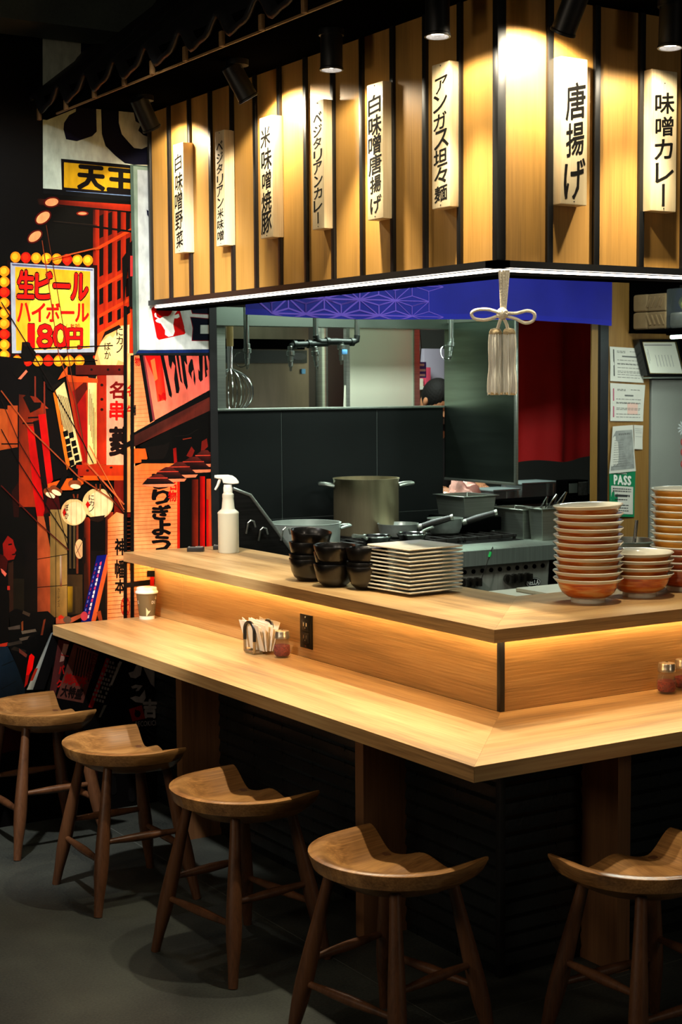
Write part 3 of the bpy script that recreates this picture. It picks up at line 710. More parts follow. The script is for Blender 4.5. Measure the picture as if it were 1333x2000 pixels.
# splash shield with hooks left of the pots
ss = thing('splash_shield', 'sloping steel splash shield with wire hooks behind the spray bottle', 'panel', (.6, 2.3, .9))
q0, q1 = at(470, 965, 1, 2.30), at(572, 1100, 1, 2.30)
m = MB(); m.prism([(.36, .86), (q0.x-.08, q0.z+.03), (q0.x, q0.z), (q1.x, q1.z), (q1.x, .86)], 1, 2.216, 2.222); m.build('sheet', DSTEEL, ss)
m = MB(); m.tube([Vector((q0.x-.08, 2.218, q0.z+.03)), Vector((q0.x, 2.218, q0.z)), Vector((q1.x, 2.218, q1.z))], .008, 10); m.build('rolled_edge', STEEL, ss)
for px, py in ((488, 1016), (512, 1030), (556, 1030)):
    p = at(px, py, 1, 2.205); m = MB(); m.tube([p+Vector((-.012, .008, -.055)), p+Vector((-.010, -.006, -.01)), p+Vector((0, -.008, 0)), p+Vector((.016, -.008, -.006)), p+Vector((.026, -.002, -.03))], .0038, 8); m.build('hook', STEEL, ss)
m = MB(); m.box(.36, q1.x, 2.2225, 2.232, 0, .86); m.build('foot_sheet', DSTEEL, ss)

# ------------------------------------------------------------------ things seen through the hatch over the half wall
wk = thing('balloon_whisk', 'giant steel balloon whisk with wooden handle hanging above the half wall', 'whisk', (1.0, 3.30, 1.7))
wc = at(452, 768, 1, 3.30); wx = wc.x-.004
m = MB(); m.tube([(wx, 3.30, 2.10), (wx, 3.30, 1.865)], [.016, .0165], 14); m.build('handle', mat('whisk_wood', '#b3925a', .5, var=.15, scale=4, stretch=(1, 1, .2)), wk)
m = MB(); m.tube([(wx, 3.30, 1.866), (wx, 3.30, 1.80), (wx, 3.30, 1.755)], [.0165, .0155, .015], 14); m.build('ferrule', CHROME, wk)
for k in range(8):
    a = pi*k/8; L = []
    for j in range(25):
        t = -1+2*j/24; ang = t*pi*.93; rr = .112
        s = sin(ang)*rr; z = 1.645+cos(ang)*.0+(-cos(ang)*.105 if True else 0)
        L.append((wx+s*cos(a), 3.30+s*sin(a), z))
    L = [(wx+.010*cos(a)*-1, 3.30-.010*sin(a), 1.757)]+L[1:-1]+[(wx+.010*cos(a), 3.30+.010*sin(a), 1.757)]
    m = MB(); m.tube(L, .0022, 6, False); m.build('wire_loop', CHROME, wk)
ov = thing('deck_oven', 'dark stainless oven with black band seen through the hatch, left', 'oven', (1.35, 3.85, 0))
x0, x1 = at(425, 700, 1, 3.62).x, at(604, 700, 1, 3.62).x
m = MB(); m.box(x0, x1, 3.62, 4.3, 0, 2.0, .006); m.build('body', mat('oven_steel', '#5e5346', .36, .9, var=.2, scale=2, stretch=(6, 1, 1)), ov)
zt, zb = at(500, 662, 1, 3.61).z, at(500, 682, 1, 3.61).z
m = MB(); m.box(x0+.01, x1-.03, 3.612, 3.62, zb, zt); m.build('black_band', MATTE, ov)
zt2 = at(500, 709, 1, 3.61).z
m = MB(); m.box(x0+.01, x1-.02, 3.606, 3.62, zt2, zb-.004); m.build('control_band', mat('oven_dark', '#2b2c2a', .4, .6), ov)
ex = at(585, 695, 1, 3.6).x; m = MB(); m.lathe([(.001, 0), (.042, 0), (.042, .003), (.001, .003)], (0, 0, 0), 28)
for v in m.b.verts: c = v.co.copy(); v.co = Vector((ex+c.x, 3.604-c.z, (zt2+zb)/2+c.y*.45))
m.build('oval_badge', mat('badge_dark', '#15171c', .3), ov)
m = MB(); m.box(x1-.05, x1-.028, 3.61, 3.62, zt2-.055, zt2-.03); m.build('blue_sticker', mat('tag_blue', '#5fa0d8', .5), ov)
bx = thing('storage_box', 'white cardboard box with black marks on top of the oven', 'box', (x1-.2, 3.85, 2.0))
m = MB(); m.box(x1-.36, x1-.06, 3.66, 3.9, 2.0, 2.12, .003); m.build('carton', PAPER, bx)
fx0, fx1 = at(628, 700, 1, 3.75).x, at(668, 700, 1, 3.75).x
fr = thing('steel_cabinet', 'tall steel cabinet with rounded bright edge behind the hatch, centre', 'cabinet', ((fx0+fx1)/2, 3.9, 0))
m = MB(); m.box(fx0-.11, fx1+.05, 3.80, 4.4, 0, 2.2, .005); m.build('body', mat('cabinet_dark', '#2a2420', .4, .7), fr)
m = MB(); m.cyl((fx0+.03, 3.80, .1), (fx0+.03, 3.80, 2.15), .035, 20); m.build('door_edge', STEEL, fr)
pa = thing('steel_screen', 'pale brushed steel screen seen through the hatch behind the pipes', 'screen', (2.0, 3.45, 0))
a0, a1, b0, b1 = at(674, 800, 1, 3.36), at(681, 640, 1, 3.36), at(806, 800, 1, 3.36), at(809, 636, 1, 3.36)
PALE = mat('pale_sheet', '#dcdac6', .5, .15, var=.08, scale=2, stretch=(1, 1, .3))
m = MB(); m.prism([(a0.x, 0), (a0.x, a0.z), (a1.x, 2.0), (b1.x, 2.0), (b1.x, 0)], 1, 3.36, 3.375); m.build('sheet', PALE, pa)
m = MB(); m.box(b1.x-.005, b1.x+.03, 3.35, 3.38, 0, 1.98); m.build('edge_trim', STEEL, pa)
m = MB(); m.box(a1.x-.018, a1.x+.002, 3.352, 3.38, 0, 1.98); m.build('edge_trim', STEEL, pa)
m = MB(); m.box(a1.x-.02, b1.x+.03, 3.35, 3.385, 1.965, 2.0); m.build('top_rail', MATTE, pa)
rx = at(815, 690, 1, 3.4).x
m = MB(); m.box(rx-.012, rx+.012, 3.40, 3.43, 1.70, 2.0, .002); m.build('red_rail', mat('red_paint', '#b8201c', .5), pa)
cb = thing('cable_bundle', 'yellow cables hanging behind the blue tag beside the steel panel', 'cable', (rx+.05, 3.45, 1.95))
for k, col in enumerate(('#c8b23a', '#d0bc50', '#2a2a26')):
    m = MB(); m.tube([(rx+.03+k*.012, 3.46, 2.0), (rx+.025+k*.018, 3.45, 1.88), (rx+.03+k*.01, 3.455, 1.74)], .0045, 6); m.build('cable', mat(f'cable_{col[1:]}', col, .5), cb)
tg = thing('hanging_card', 'small blue printed card hanging beside the pale steel panel', 'card', (rx+.06, 3.43, 1.78))
cx0, cx1, cz1, cz0 = at(816, 707, 1, 3.43).x, at(833, 707, 1, 3.43).x, at(824, 707, 1, 3.43).z, at(824, 738, 1, 3.43).z
m = MB(); m.box(cx0, cx1, 3.43, 3.434, cz0, cz1); m.build('card', mat('card_blue', '#1f3f9c', .5), tg)
m = MB()
for zz, w in ((.82, .25), (.48, .42), (.17, .36)): xm = (cx0+cx1)/2; h = cz1-cz0; m.box(xm-(cx1-cx0)*w, xm+(cx1-cx0)*w, 3.4285, 3.43, cz0+h*zz-.006, cz0+h*zz+.006)
m.build('print', WHITE, tg)
sf = thing('wall_shelf', 'white shelf with cartons at the far right of the hatch', 'shelf', (rx+.15, 4.8, 1.6))
m = MB(); m.box(2.60, 3.6, 4.62, 4.98, 1.645, 1.665); m.build('plank', WHITE, sf)
m = MB(); m.box(2.62, 3.58, 4.96, 4.98, .0, 1.645); m.build('back', WHITE, sf)
for i, (xa, w, h, col, nm) in enumerate(((at(815, 740, 1, 4.66).x, .05, .05, '#d8d0bc', 'cream'), (at(829, 740, 1, 4.74).x, .16, .24, '#a79fb0', 'lavender'), (at(832, 740, 1, 4.66).x, .04, .12, '#c8405a', 'pink'))):
    y = 4.66 if nm != 'lavender' else 4.74
    m = MB(); m.box(xa, xa+w, y, y+.07, 1.665, 1.665+h, .004); tag(m.build('carton', mat(f'carton_{nm}', col, .6), None, loc=(xa, y, 1.665)), f'{nm} carton standing on the white shelf behind the hatch', 'carton')

# ------------------------------------------------------------------ cook behind the half wall
def skin_body(name, joints, bones, root_i, m, parent, sub=2):
    me = bpy.data.meshes.new(name); me.from_pydata([j[0] for j in joints], bones, [])
    o = bpy.data.objects.new(name, me); COL.objects.link(o)
    org = parent.location
    for v in me.vertices: v.co -= org
    sk = o.modifiers.new('skin', 'SKIN'); sk.use_smooth_shade = True
    for i, d in enumerate(me.skin_vertices[0].data): d.radius = joints[i][1] if isinstance(joints[i][1], tuple) else (joints[i][1],)*2; d.use_root = (i == root_i)
    ss_ = o.modifiers.new('sub', 'SUBSURF'); ss_.levels = sub; ss_.render_levels = sub
    bpy.context.view_layer.update()
    nm = bpy.data.meshes.new_from_object(o.evaluated_get(bpy.context.evaluated_depsgraph_get())); nm.name = name
    o.modifiers.clear(); o.data = nm; nm.materials.clear(); nm.materials.append(m)
    nm.polygons.foreach_set('use_smooth', [True]*len(nm.polygons))
    o.parent = parent; return o
PY = 4.16; hx = at(832, 775, 1, PY).x
pp = thing('person', 'person in dark work clothes with red edging, head bowed, behind the half wall', 'person', (hx, PY, 0))
SKINM = mat('skin', '#a86f4c', .5, var=.05, scale=10); HAIR = mat('dark_hair', '#0c0907', .75, bump=.4, bscale=90, spec=.15); DARKC = mat('dark_workwear', '#121214', .8)
def B(dx, dy, z, r): return (Vector((hx+dx, PY+dy, z+.02)), r)
J = [B(0, 0, .92, (.15, .11)), B(0, 0, 1.15, (.14, .10)), B(0, -.02, 1.33, (.16, .10)), B(0, -.03, 1.44, .055), B(0, -.04, 1.52, .058), B(0, -.06, 1.60, (.075, .088)),
     B(.19, -.02, 1.36, .052), B(.25, -.05, 1.12, .042), B(.17, -.28, 1.06, .032), B(.15, -.34, 1.06, .030),
     B(-.19, -.02, 1.36, .052), B(-.25, -.05, 1.12, .042), B(-.17, -.28, 1.06, .032), B(-.15, -.34, 1.06, .030),
     B(.09, 0, .86, .085), B(.10, -.01, .48, .06), B(.10, .0, .09, .042), B(.10, -.13, .04, .035),
     B(-.09, 0, .86, .085), B(-.10, -.01, .48, .06), B(-.10, .0, .09, .042), B(-.10, -.13, .04, .035)]
for sx in (1, -1):
    for k in range(5): J += [B(sx*(.15-.018*(k-2)-(.02 if k == 0 else 0)), -.39-(0 if k else -.03), 1.055, .010), B(sx*(.145-.019*(k-2)-(.03 if k == 0 else 0)), -.43-(.012 if k in (2, 3) else 0)+(.02 if k == 0 else 0), 1.035, .008)]
E_ = [(0, 1), (1, 2), (2, 3), (3, 4), (4, 5), (2, 6), (6, 7), (7, 8), (8, 9), (2, 10), (10, 11), (11, 12), (12, 13), (0, 14), (14, 15), (15, 16), (16, 17), (0, 18), (18, 19), (19, 20), (20, 21)]
for s, w in ((0, 9), (1, 13)):
    for k in range(5): a = 22+s*10+k*2; E_ += [(w, a), (a, a+1)]
body = skin_body('body', J, E_, 0, SKINM, pp)
def ell(c, r, name, m_, par, squash=None, cut=None):
    m = MB(); bmesh.ops.create_uvsphere(m.b, u_segments=28, v_segments=18, radius=1)
    for v in m.b.verts: v.co = Vector((c[0]+v.co.x*r[0], c[1]+v.co.y*r[1], c[2]+v.co.z*r[2]))
    if cut: bmesh.ops.bisect_plane(m.b, geom=m.b.verts[:]+m.b.edges[:]+m.b.faces[:], plane_co=cut[0], plane_no=cut[1], clear_outer=True)
    return m.build(name, m_, par, sharp=None)
hc = (hx, PY-.06, 1.625)
ell(hc, (.078, .098, .108), 'head', SKINM, pp)
hd_ = bpy.data.objects[-1] if False else None
ell((hx, PY-.045, 1.645), (.088, .104, .108), 'hair', HAIR, pp, cut=((hx, PY-.125, 1.62), Vector((0, -.75, -.66))))
m = MB(); m.tube([(hx, PY-.158, 1.62), (hx, PY-.17, 1.595), (hx, PY-.16, 1.588)], [.010, .014, .008], 10); m.build('nose', SKINM, pp)
for s in (-1, 1):
    ell((hx+s*.03, PY-.144, 1.625), (.014, .008, .007), 'eye', mat('eye_dark', '#1a1412', .2), pp); ell((hx+s*.08, PY-.06, 1.62), (.012, .02, .03), 'ear', SKINM, pp)
m = MB(); m.tube([(hx-.024, PY-.148, 1.565), (hx, PY-.156, 1.563), (hx+.024, PY-.148, 1.565)], .006, 8); m.build('mouth', mat('lips', '#8a4a3a', .5), pp)
for ch in pp.children:                                # the head is bowed over the work
    if ch.name.split('.')[0] in ('head', 'hair', 'nose', 'eye', 'ear', 'mouth'):
        ch.data.transform(Matrix.Translation((0, -.03, 1.52)) @ Matrix.Rotation(RAD(38), 4, 'X') @ Matrix.Translation((0, .03, -1.52)))
TJ = [B(0, 0, .80, (.20, .15)), B(0, 0, 1.10, (.175, .125)), B(0, -.02, 1.30, (.19, .125)), B(0, -.025, 1.41, (.09, .08)), B(.20, -.02, 1.37, .068), B(.255, -.05, 1.13, .056), B(-.20, -.02, 1.37, .068), B(-.255, -.05, 1.13, .056)]
skin_body('work_jacket', TJ, [(0, 1), (1, 2), (2, 3), (2, 4), (4, 5), (2, 6), (6, 7)], 0, DARKC, pp)
JJ = [B(0, 0, .86, (.18, .14)), B(.10, 0, .74, .105), B(.10, 0, .15, .075), B(-.10, 0, .74, .105), B(-.10, 0, .15, .075)]
skin_body('trousers', JJ, [(0, 1), (1, 2), (0, 3), (3, 4)], 0, DARKC, pp)
m = MB(); m.tube([(hx+.13, PY-.15, 1.42), (hx+.20, PY-.15, 1.28), (hx+.225, PY-.14, 1.10), (hx+.21, PY-.14, .90)], .011, 8); m.build('red_edging', mat('red_paint', '#b8201c', .5), pp)
# ------------------------------------------------------------------ right hand wall: papers, shelf, frames, fridge
def sheet(name, label, cat, quad, Y, m_, group=None, t=.0012, lines=(), extra=None):
    pts = [at(px, py, 1, Y) for px, py in quad]; c = sum(pts, Vector())/4
    o = thing(name, label, cat, c, group)
    m = MB(); n = 10
    def f(u, v):
        a = pts[3].lerp(pts[2], u); b = pts[0].lerp(pts[1], u); p = a.lerp(b, v); return (p.x, p.y-.003*sin(u*4+v*3)-.001, p.z)
    m.grid(f, n, n); s = m.build('page', m_, o, sharp=None); sd = s.modifiers.new('thick', 'SOLIDIFY'); sd.thickness = t
    return o, (lambda u, v, k=.0028: (lambda p: (p[0], p[1]-k, p[2]))(f(u, v)))
def bars(o, fn, rects, m_, name='print', k=.0028):
    m = MB()
    for u0, u1, v0, v1 in rects:
        N = 6
        for i in range(N):
            a, b = u0+(u1-u0)*i/N, u0+(u1-u0)*(i+1)/N
            m.poly([fn(a, v0, k), fn(b, v0, k), fn(b, v1, k), fn(a, v1, k)])
    return m.build(name, m_, o, sharp=None, fix=False)
GREY = mat('print_grey', '#6a6a66', .8); TXT = mat('print_black', '#2b2b2a', .8)
rnd = random.Random(3)
def textlines(us, vs, h, wmin, wmax, gap=.02):
    R = []
    for v in vs:
        u = us[0]
        while u < us[1]-.02:
            w = rnd.uniform(wmin, wmax); R.append((u, min(us[1], u+w), v, v+h)); u += w+gap
    return R
Y = 2.236
o, fn = sheet('certificate_page', 'white certificate sheet taped highest on the wood wall, black bar at left', 'paper', ((1191, 677), (1259, 681), (1258, 748), (1192, 744)), Y, PAPER, 'papers taped to the wood wall')
bars(o, fn, [(.09, .12, .15, .93)], TXT); bars(o, fn, textlines((.2, .45), (.88, .84), .015, .05, .1)+textlines((.58, .85), (.88,), .015, .05, .1)+textlines((.2, .9), (.62, .52, .5, .4, .3, .26, .2, .12), .014, .04, .12)+[(.35, .8, .72, .76)], GREY, 'small_print')
o, fn = sheet('certificate_page', 'white certificate sheet below the first, red bar at left', 'paper', ((1192, 748), (1260, 752), (1257, 823), (1192, 822)), Y, PAPER, 'papers taped to the wood wall')
bars(o, fn, [(.07, .105, .10, .86)], mat('print_red', '#b0506a', .8)); bars(o, fn, textlines((.2, .45), (.84, .81), .015, .05, .1)+textlines((.6, .88), (.84,), .015, .05, .1)+textlines((.16, .9), (.58, .49, .47, .34, .3, .18, .1), .014, .04, .12)+[(.42, .68, .67, .71)], GREY, 'small_print'); bars(o, fn, [(.5, .82, .18, .5)], mat('print_pink', '#dcb4a4', .8), 'stamp', .0022)
o, fn = sheet('printed_notice', 'crooked grey printed sheet with folded corner above the green sign', 'paper', ((1197, 833), (1236, 830), (1243, 920), (1190, 925)), Y-.004, PAPER, 'papers taped to the wood wall')
bars(o, fn, [(.04, .95, .06, .90)], mat('print_wash', '#8e8f89', .8, var=.2, scale=30), 'photocopy', .0022); bars(o, fn, textlines((.3, .85), (.82, .80), .02, .05, .12)+textlines((.1, .9), [.14+.05*i for i in range(12)], .008, .03, .1), GREY, 'small_print', .0034)
m = MB(); m.poly([fn(-.02, .98, .004), fn(.28, 1.0, .004), fn(-.03, .74, .004)]); m.build('folded_corner', PAPER, o, sharp=None)
o, fn = sheet('paper_slip', 'narrow plain slip with torn lower edge right of the grey sheet', 'paper', ((1238, 830), (1256, 831), (1256, 878), (1239, 877)), Y, PAPER, 'papers taped to the wood wall')
bars(o, fn, textlines((.1, .9), (.84, .76, .68, .52), .012, .1, .3), GREY, 'small_print')
o, fn = sheet('inspection_sign', 'green inspection sign reading PASS taped on the wood wall', 'sign', ((1190, 917), (1241, 921), (1240, 1010), (1190, 1008)), Y-.001, mat('sign_green', '#0f7a4c', .5))
bars(o, fn, [(.06, .93, .06, .66)], PAPER, 'white_field', .0022)
bars(o, fn, textlines((.12, .85), (.59, .54), .022, .04, .09)+[(.2, .8, .43, .48)]+textlines((.2, .75), (.36, .24, .18, .12), .02, .05, .15), TXT, 'small_print', .0034)
m = MB(); put_text(m, 'PASS', lambda u, v: fn(.15+u*.70, .70+v*.19, .004+RZ[0]*.00002), .045, fit='run'); put_text(m, 'DineSafe', lambda u, v: fn(.33+u*.34, .925+v*.04, .004+RZ[0]*.00002), .01, fit='run'); m.build('lettering', mat('sign_white', '#e8e8dc', .6), o, sharp=None)
# fridge
fg = thing('refrigerator', 'tall grey stainless refrigerator standing right of the wood wall', 'refrigerator', (3.1, 2.5, 0))
m = MB(); m.box(2.674, 3.5, 2.262, 2.67, 0, 1.695, .004); m.build('body', mat('fridge_gasket', '#1a1a18', .6), fg)
m = MB(); m.box(2.684, 3.5, 2.236, 2.262, .12, 1.69, .005); m.build('door', mat('fridge_steel', '#8f9188', .45, .25, var=.12, scale=1.5), fg)
FL = mat('flower_white', '#dfe4e4', .5)
sx = at(1337, 836, 1, 2.23); m = MB()
for k in range(12):
    a = 2*pi*k/12; m.poly([(sx.x, 2.2345, sx.z), (sx.x+.03*cos(a-.16), 2.2345, sx.z+.03*sin(a-.16)), (sx.x+.042*cos(a), 2.2345, sx.z+.042*sin(a)), (sx.x+.03*cos(a+.16), 2.2345, sx.z+.03*sin(a+.16))])
m.build('flower_sticker', FL, fg, sharp=None)
for py in (863, 883, 906):
    p = at(1338, py, 1, 2.23); m = MB(); m.lathe([(.001, 0), (.022, 0), (.022, .002), (.001, .002)], (0, 0, 0), 20)
    for v in m.b.verts: c = v.co.copy(); v.co = Vector((p.x+c.x, 2.2348-c.z, p.z+c.y))
    s = m.build('round_sticker', mat('sticker_red', '#c84a48', .5), fg)
    m = MB(); m.lathe([(.001, 0), (.015, 0), (.015, .0025), (.001, .0025)], (0, 0, 0), 20)
    for v in m.b.verts: c = v.co.copy(); v.co = Vector((p.x+c.x, 2.2348-c.z, p.z+c.y))
    m.build('sticker_centre', FL, s)
# shelf high on the right with takeaway trays
ws = thing('wall_shelf', 'black wall shelf at upper right under the canopy holding brown trays', 'shelf', (2.9, 2.1, 1.93))
SXX = at(1233, 651, 1, 2.22).x; z0 = at(1233, 651, 1, 2.22).z; yy_ = lambda px: at(px, 640, 0, SXX).y
m = MB(); m.box(SXX, SXX+.34, 1.15, 2.235, z0, z0+.014); m.build('board', MATTE, ws)
m = MB(); m.box(SXX+.004, SXX+.34, 2.226, 2.238, z0+.014, 2.30); m.build('side', MATTE, ws)
m = MB(); m.box(SXX+.325, SXX+.34, 1.15, 2.226, z0+.014, 2.30); m.build('back', mat('shelf_back', '#1d1712', .7), ws)
m = MB(); m.box(SXX+.03, SXX+.07, 1.2, yy_(1293), z0-.016, z0); m.build('lamp_base', MATTE, ws)
m = MB(); m.cyl((SXX+.05, 1.2, z0-.024), (SXX+.05, yy_(1297), z0-.024), .009, 12); m.build('tube_lamp', mat('tube_glow', '#e8fff0', .5, emit='#d8fff0', estr=10), ws)
lamp('shelf_lamp', 'AREA', (SXX+.05, 1.6, z0-.05), (SXX+.05, 2.0, 1.2), 7.0, (.9, 1, .93), .05, size_y=.7)
PULP = mat('paper_pulp', '#8a6f4c', .9, var=.1, scale=20, bump=.3, bscale=60)
yA, yB, yC = 2.215, yy_(1263), yy_(1299)
for k in range(2):
    za = z0+.0145+k*.0845
    t = thing('tray_stack', f'{"lower" if k == 0 else "upper"} block of brown pulp takeaway trays on the black shelf', 'tray', (SXX+.1, yB, za), 'pulp trays on the wall shelf')
    m = MB(); m.box(SXX+.004, SXX+.18, yB+.001, yA, za, za+.083, .016, 3); m.build('tray', PULP, t)
    m = MB(); m.box(SXX+.008, SXX+.18, yC+.004, yB-.001, za, za+.082, .010, 3)
    w = (yB-yC)/4.2
    for j in range(4): m.box(SXX+.002, SXX+.012, yC+.02+j*w, yC+.02+j*w+w*.35, za+.016, za+.070, .003, 2, Matrix.Rotation(RAD(28 if k else -28), 3, 'X'))
    m.build('ridged_tray', PULP, t)
bn = thing('plastic_bin', 'clear plastic bin with yellow and grey cloths on the black shelf', 'bin', (SXX+.1, yC-.15, z0))
m = MB(); m.box(SXX+.006, SXX+.22, yC-.36, yC, z0+.0145, z0+.20, .012); o = m.build('bin', mat('bin_clear', '#9aa4a4', .15, trans=.85), bn)
m = MB(); bmesh.ops.create_icosphere(m.b, subdivisions=3, radius=1)
for v in m.b.verts: c = v.co; k = 1+.15*sin(c.x*5+c.z*4); v.co = Vector((SXX+.10+c.x*.075*k, yC-.16+c.y*.12, z0+.132+c.z*.045*k))
m.build('yellow_cloth', mat('yellow_cloth', '#c8bc4a', .8), bn)
m = MB(); m.box(SXX+.02, SXX+.2, yC-.34, yC-.02, z0+.02, z0+.088, .014, 3); m.build('grey_cloth', mat('grey_cloth', '#9a9488', .9, var=.1, scale=40), bn)
def frame(quad, Yf, label, dep=.045):
    P = [at(px, py, 1, Yf) for px, py in quad]; c = sum(P, Vector())/4
    o = thing('picture_frame', label, 'picture frame', c, 'framed certificates by the refrigerator')
    def ins(k): return [c+(p-c)*k for p in P]
    m = MB(); A = m.verts(P); Bk = m.verts([p+Vector((0, dep, 0)) for p in P]); I = m.verts(ins(.86)); I2 = m.verts([p+Vector((0, .01, 0)) for p in ins(.86)])
    for k in range(4):
        j = (k+1) % 4; m.face([A[k], A[j], Bk[j], Bk[k]]); m.face([A[k], A[j], I[j], I[k]]); m.face([I[k], I[j], I2[j], I2[k]])
    m.face(Bk); m.build('moulding', mat('frame_black', '#0e0e0d', .25), o, sharp=20)
    m = MB(); G = ins(.87); H = ins(.845)
    for k in range(4): j = (k+1) % 4; m.poly([p-Vector((0, .0008, 0)) for p in (G[k], G[j], H[j], H[k])])
    m.build('gold_fillet', mat('gold_line', '#b89a3c', .3, .8), o, sharp=None)
    m = MB(); m.poly([p+Vector((0, .008, 0)) for p in ins(.87)]); m.build('certificate', mat('certificate_paper', '#e4e4d2', .3, coat=.6), o, sharp=None)
    q = [p+Vector((0, .0072, 0)) for p in ins(.80)]
    f2 = lambda u, v, k=0: tuple((q[3].lerp(q[2], u)).lerp(q[0].lerp(q[1], u), v)-Vector((0, k, 0)))
    bars(o, f2, [(.03, .92, .92, .95)]+[(.3+.1*i, .31+.1*i, .2, .6) for i in range(6)]+[(.06, .07, .3, .7), (.1, .11, .4, .8)], GREY, 'small_print', 0)
frame(((1249, 663), (1325, 663), (1343, 735), (1266, 734)), 2.185, 'tilted black framed certificate under the shelf lamp, left one')
frame(((1330, 663), (1400, 664), (1402, 735), (1345, 735)), 2.185, 'second black framed certificate cut off by the right picture edge')
lg = thing('frame_ledge', 'thin steel ledge on the refrigerator top holding the framed certificates', 'ledge', (3.0, 2.1, 1.69))
m = MB(); m.box(2.62, 3.5, 2.17, 2.239, 1.696, 1.7035); m.build('ledge', STEELH, lg)
# ------------------------------------------------------------------ prep table and boards just behind the corner
pt = thing('prep_table', 'stainless prep table in the aisle just behind the serving counter', 'table', (1.2, .68, 0))
m = MB(); m.box(.45, 2.0, .42, .96, .885, .930, .003); m.build('tabletop', STEELH, pt)
for x in (.49, 1.96):
    for y in (.46, .92): m = MB(); m.cyl((x, y, 0), (x, y, .885), .02, 12); m.build('leg', STEEL, pt)
m = MB(); m.box(.48, 1.97, .45, .93, .25, .27); m.build('undershelf', STEELH, pt)
HD = mat('cutting_board_white', '#cfccb8', .5, var=.04, scale=20)
m = MB(); m.box(.58, 1.06, .50, .93, .9305, .948, .004); tag(m.build('cutting_board', HD, loc=(.8, .7, .931)), 'large white cutting board lying behind the counter corner', 'cutting board', 'white cutting boards')
m = MB(); m.box(.74, 1.02, .52, .86, .9485, .962, .004); tag(m.build('cutting_board', HD, loc=(.9, .7, .949)), 'smaller white cutting board lying on top of the large one', 'cutting board', 'white cutting boards')
mb_ = thing('mixing_bowl', 'wide steel bowl with handles behind the four-bowl stack', 'bowl', (1.20, .80, .930))
c = (1.20, .80, .9305)
m = MB(); m.lathe([(.001, 0), (.07, 0), (.10, .03), (.112, .173), (.117, .178), (.109, .178), (.097, .035), (.001, .006)], c, 44, False, False); m.build('bowl', STEEL, mb_)
m = MB(); pot_handle(m, c, RAD(-30), .112, c[2]+.153, .03, .035, .005); m.build('handle', STEEL, mb_)
m = MB(); m.lathe([(.001, .118), (.103, .118)], c, 36, False, True); m.build('salad', mat('salad', '#8a8c46', .5, var=.5, scale=40, bump=.5), mb_)
ldl = thing('ladle', 'steel ladle handle standing up in the steel bowl', 'ladle', (1.2, .79, 1.05))
m = MB(); m.tube([(1.215, .78, 1.045), (1.228, .775, 1.18)], [.007, .006], 8); m.build('handle', CHROME, ldl)

# ------------------------------------------------------------------ ramen bowls
def bowl_glaze(name, c1, c2, c3, rimw=.0625):
    m = bpy.data.materials.new(name); m.use_nodes = True; nt = m.node_tree; b = nt.nodes['Principled BSDF']
    tc = nt.nodes.new('ShaderNodeTexCoord'); sp = nt.nodes.new('ShaderNodeSeparateXYZ'); nt.links.new(tc.outputs['Object'], sp.inputs[0])
    oi = nt.nodes.new('ShaderNodeObjectInfo')
    mp = nt.nodes.new('ShaderNodeMapping'); mp.inputs['Scale'].default_value = (9, 9, 90); nt.links.new(tc.outputs['Object'], mp.inputs['Vector'])
    cb = nt.nodes.new('ShaderNodeCombineXYZ'); ml = nt.nodes.new('ShaderNodeMath'); ml.operation = 'MULTIPLY'; ml.inputs[1].default_value = 40
    nt.links.new(oi.outputs['Random'], ml.inputs[0]); nt.links.new(ml.outputs[0], cb.inputs[0]); nt.links.new(ml.outputs[0], cb.inputs[1]); nt.links.new(cb.outputs[0], mp.inputs['Location'])
    nz = nt.nodes.new('ShaderNodeTexNoise'); nz.inputs['Scale'].default_value = 1; nz.inputs['Detail'].default_value = 5; nz.inputs['Distortion'].default_value = .6; nt.links.new(mp.outputs[0], nz.inputs['Vector'])
    rp = nt.nodes.new('ShaderNodeValToRGB'); e = rp.color_ramp.elements
    e[0].position = .36; e[0].color = (*lin(c1), 1); e[1].position = .66; e[1].color = (*lin(c3), 1); k = e.new(.5); k.color = (*lin(c2), 1)
    nt.links.new(nz.outputs['Fac'], rp.inputs['Fac'])
    def step(v, op):
        n = nt.nodes.new('ShaderNodeMath'); n.operation = op; n.inputs[1].default_value = v; nt.links.new(sp.outputs[2], n.inputs[0]); return n
    ad = nt.nodes.new('ShaderNodeMath'); ad.operation = 'MAXIMUM'
    nt.links.new(step(.014, 'LESS_THAN').outputs[0], ad.inputs[0]); nt.links.new(step(rimw, 'GREATER_THAN').outputs[0], ad.inputs[1])
    mx = nt.nodes.new('ShaderNodeMix'); mx.data_type = 'RGBA'; mx.inputs[7].default_value = (*lin('#cdc6b2'), 1)
    nt.links.new(ad.outputs[0], mx.inputs[0]); nt.links.new(rp.outputs['Color'], mx.inputs[6]); nt.links.new(mx.outputs[2], b.inputs['Base Color'])
    b.inputs['Roughness'].default_value = .16; b.inputs['Coat Weight'].default_value = .4
    return m
CREAM = mat('cream_glaze', '#dcd8c6', .12, coat=.5)
GL1 = bowl_glaze('orange_glaze', '#a8401a', '#cc6a22', '#d9a05a')
GL2 = bowl_glaze('amber_glaze', '#c47a1c', '#d28c2a', '#dca044', .068)
GL3 = bowl_glaze('rust_glaze', '#8a3414', '#a8481a', '#b8581e', .068)
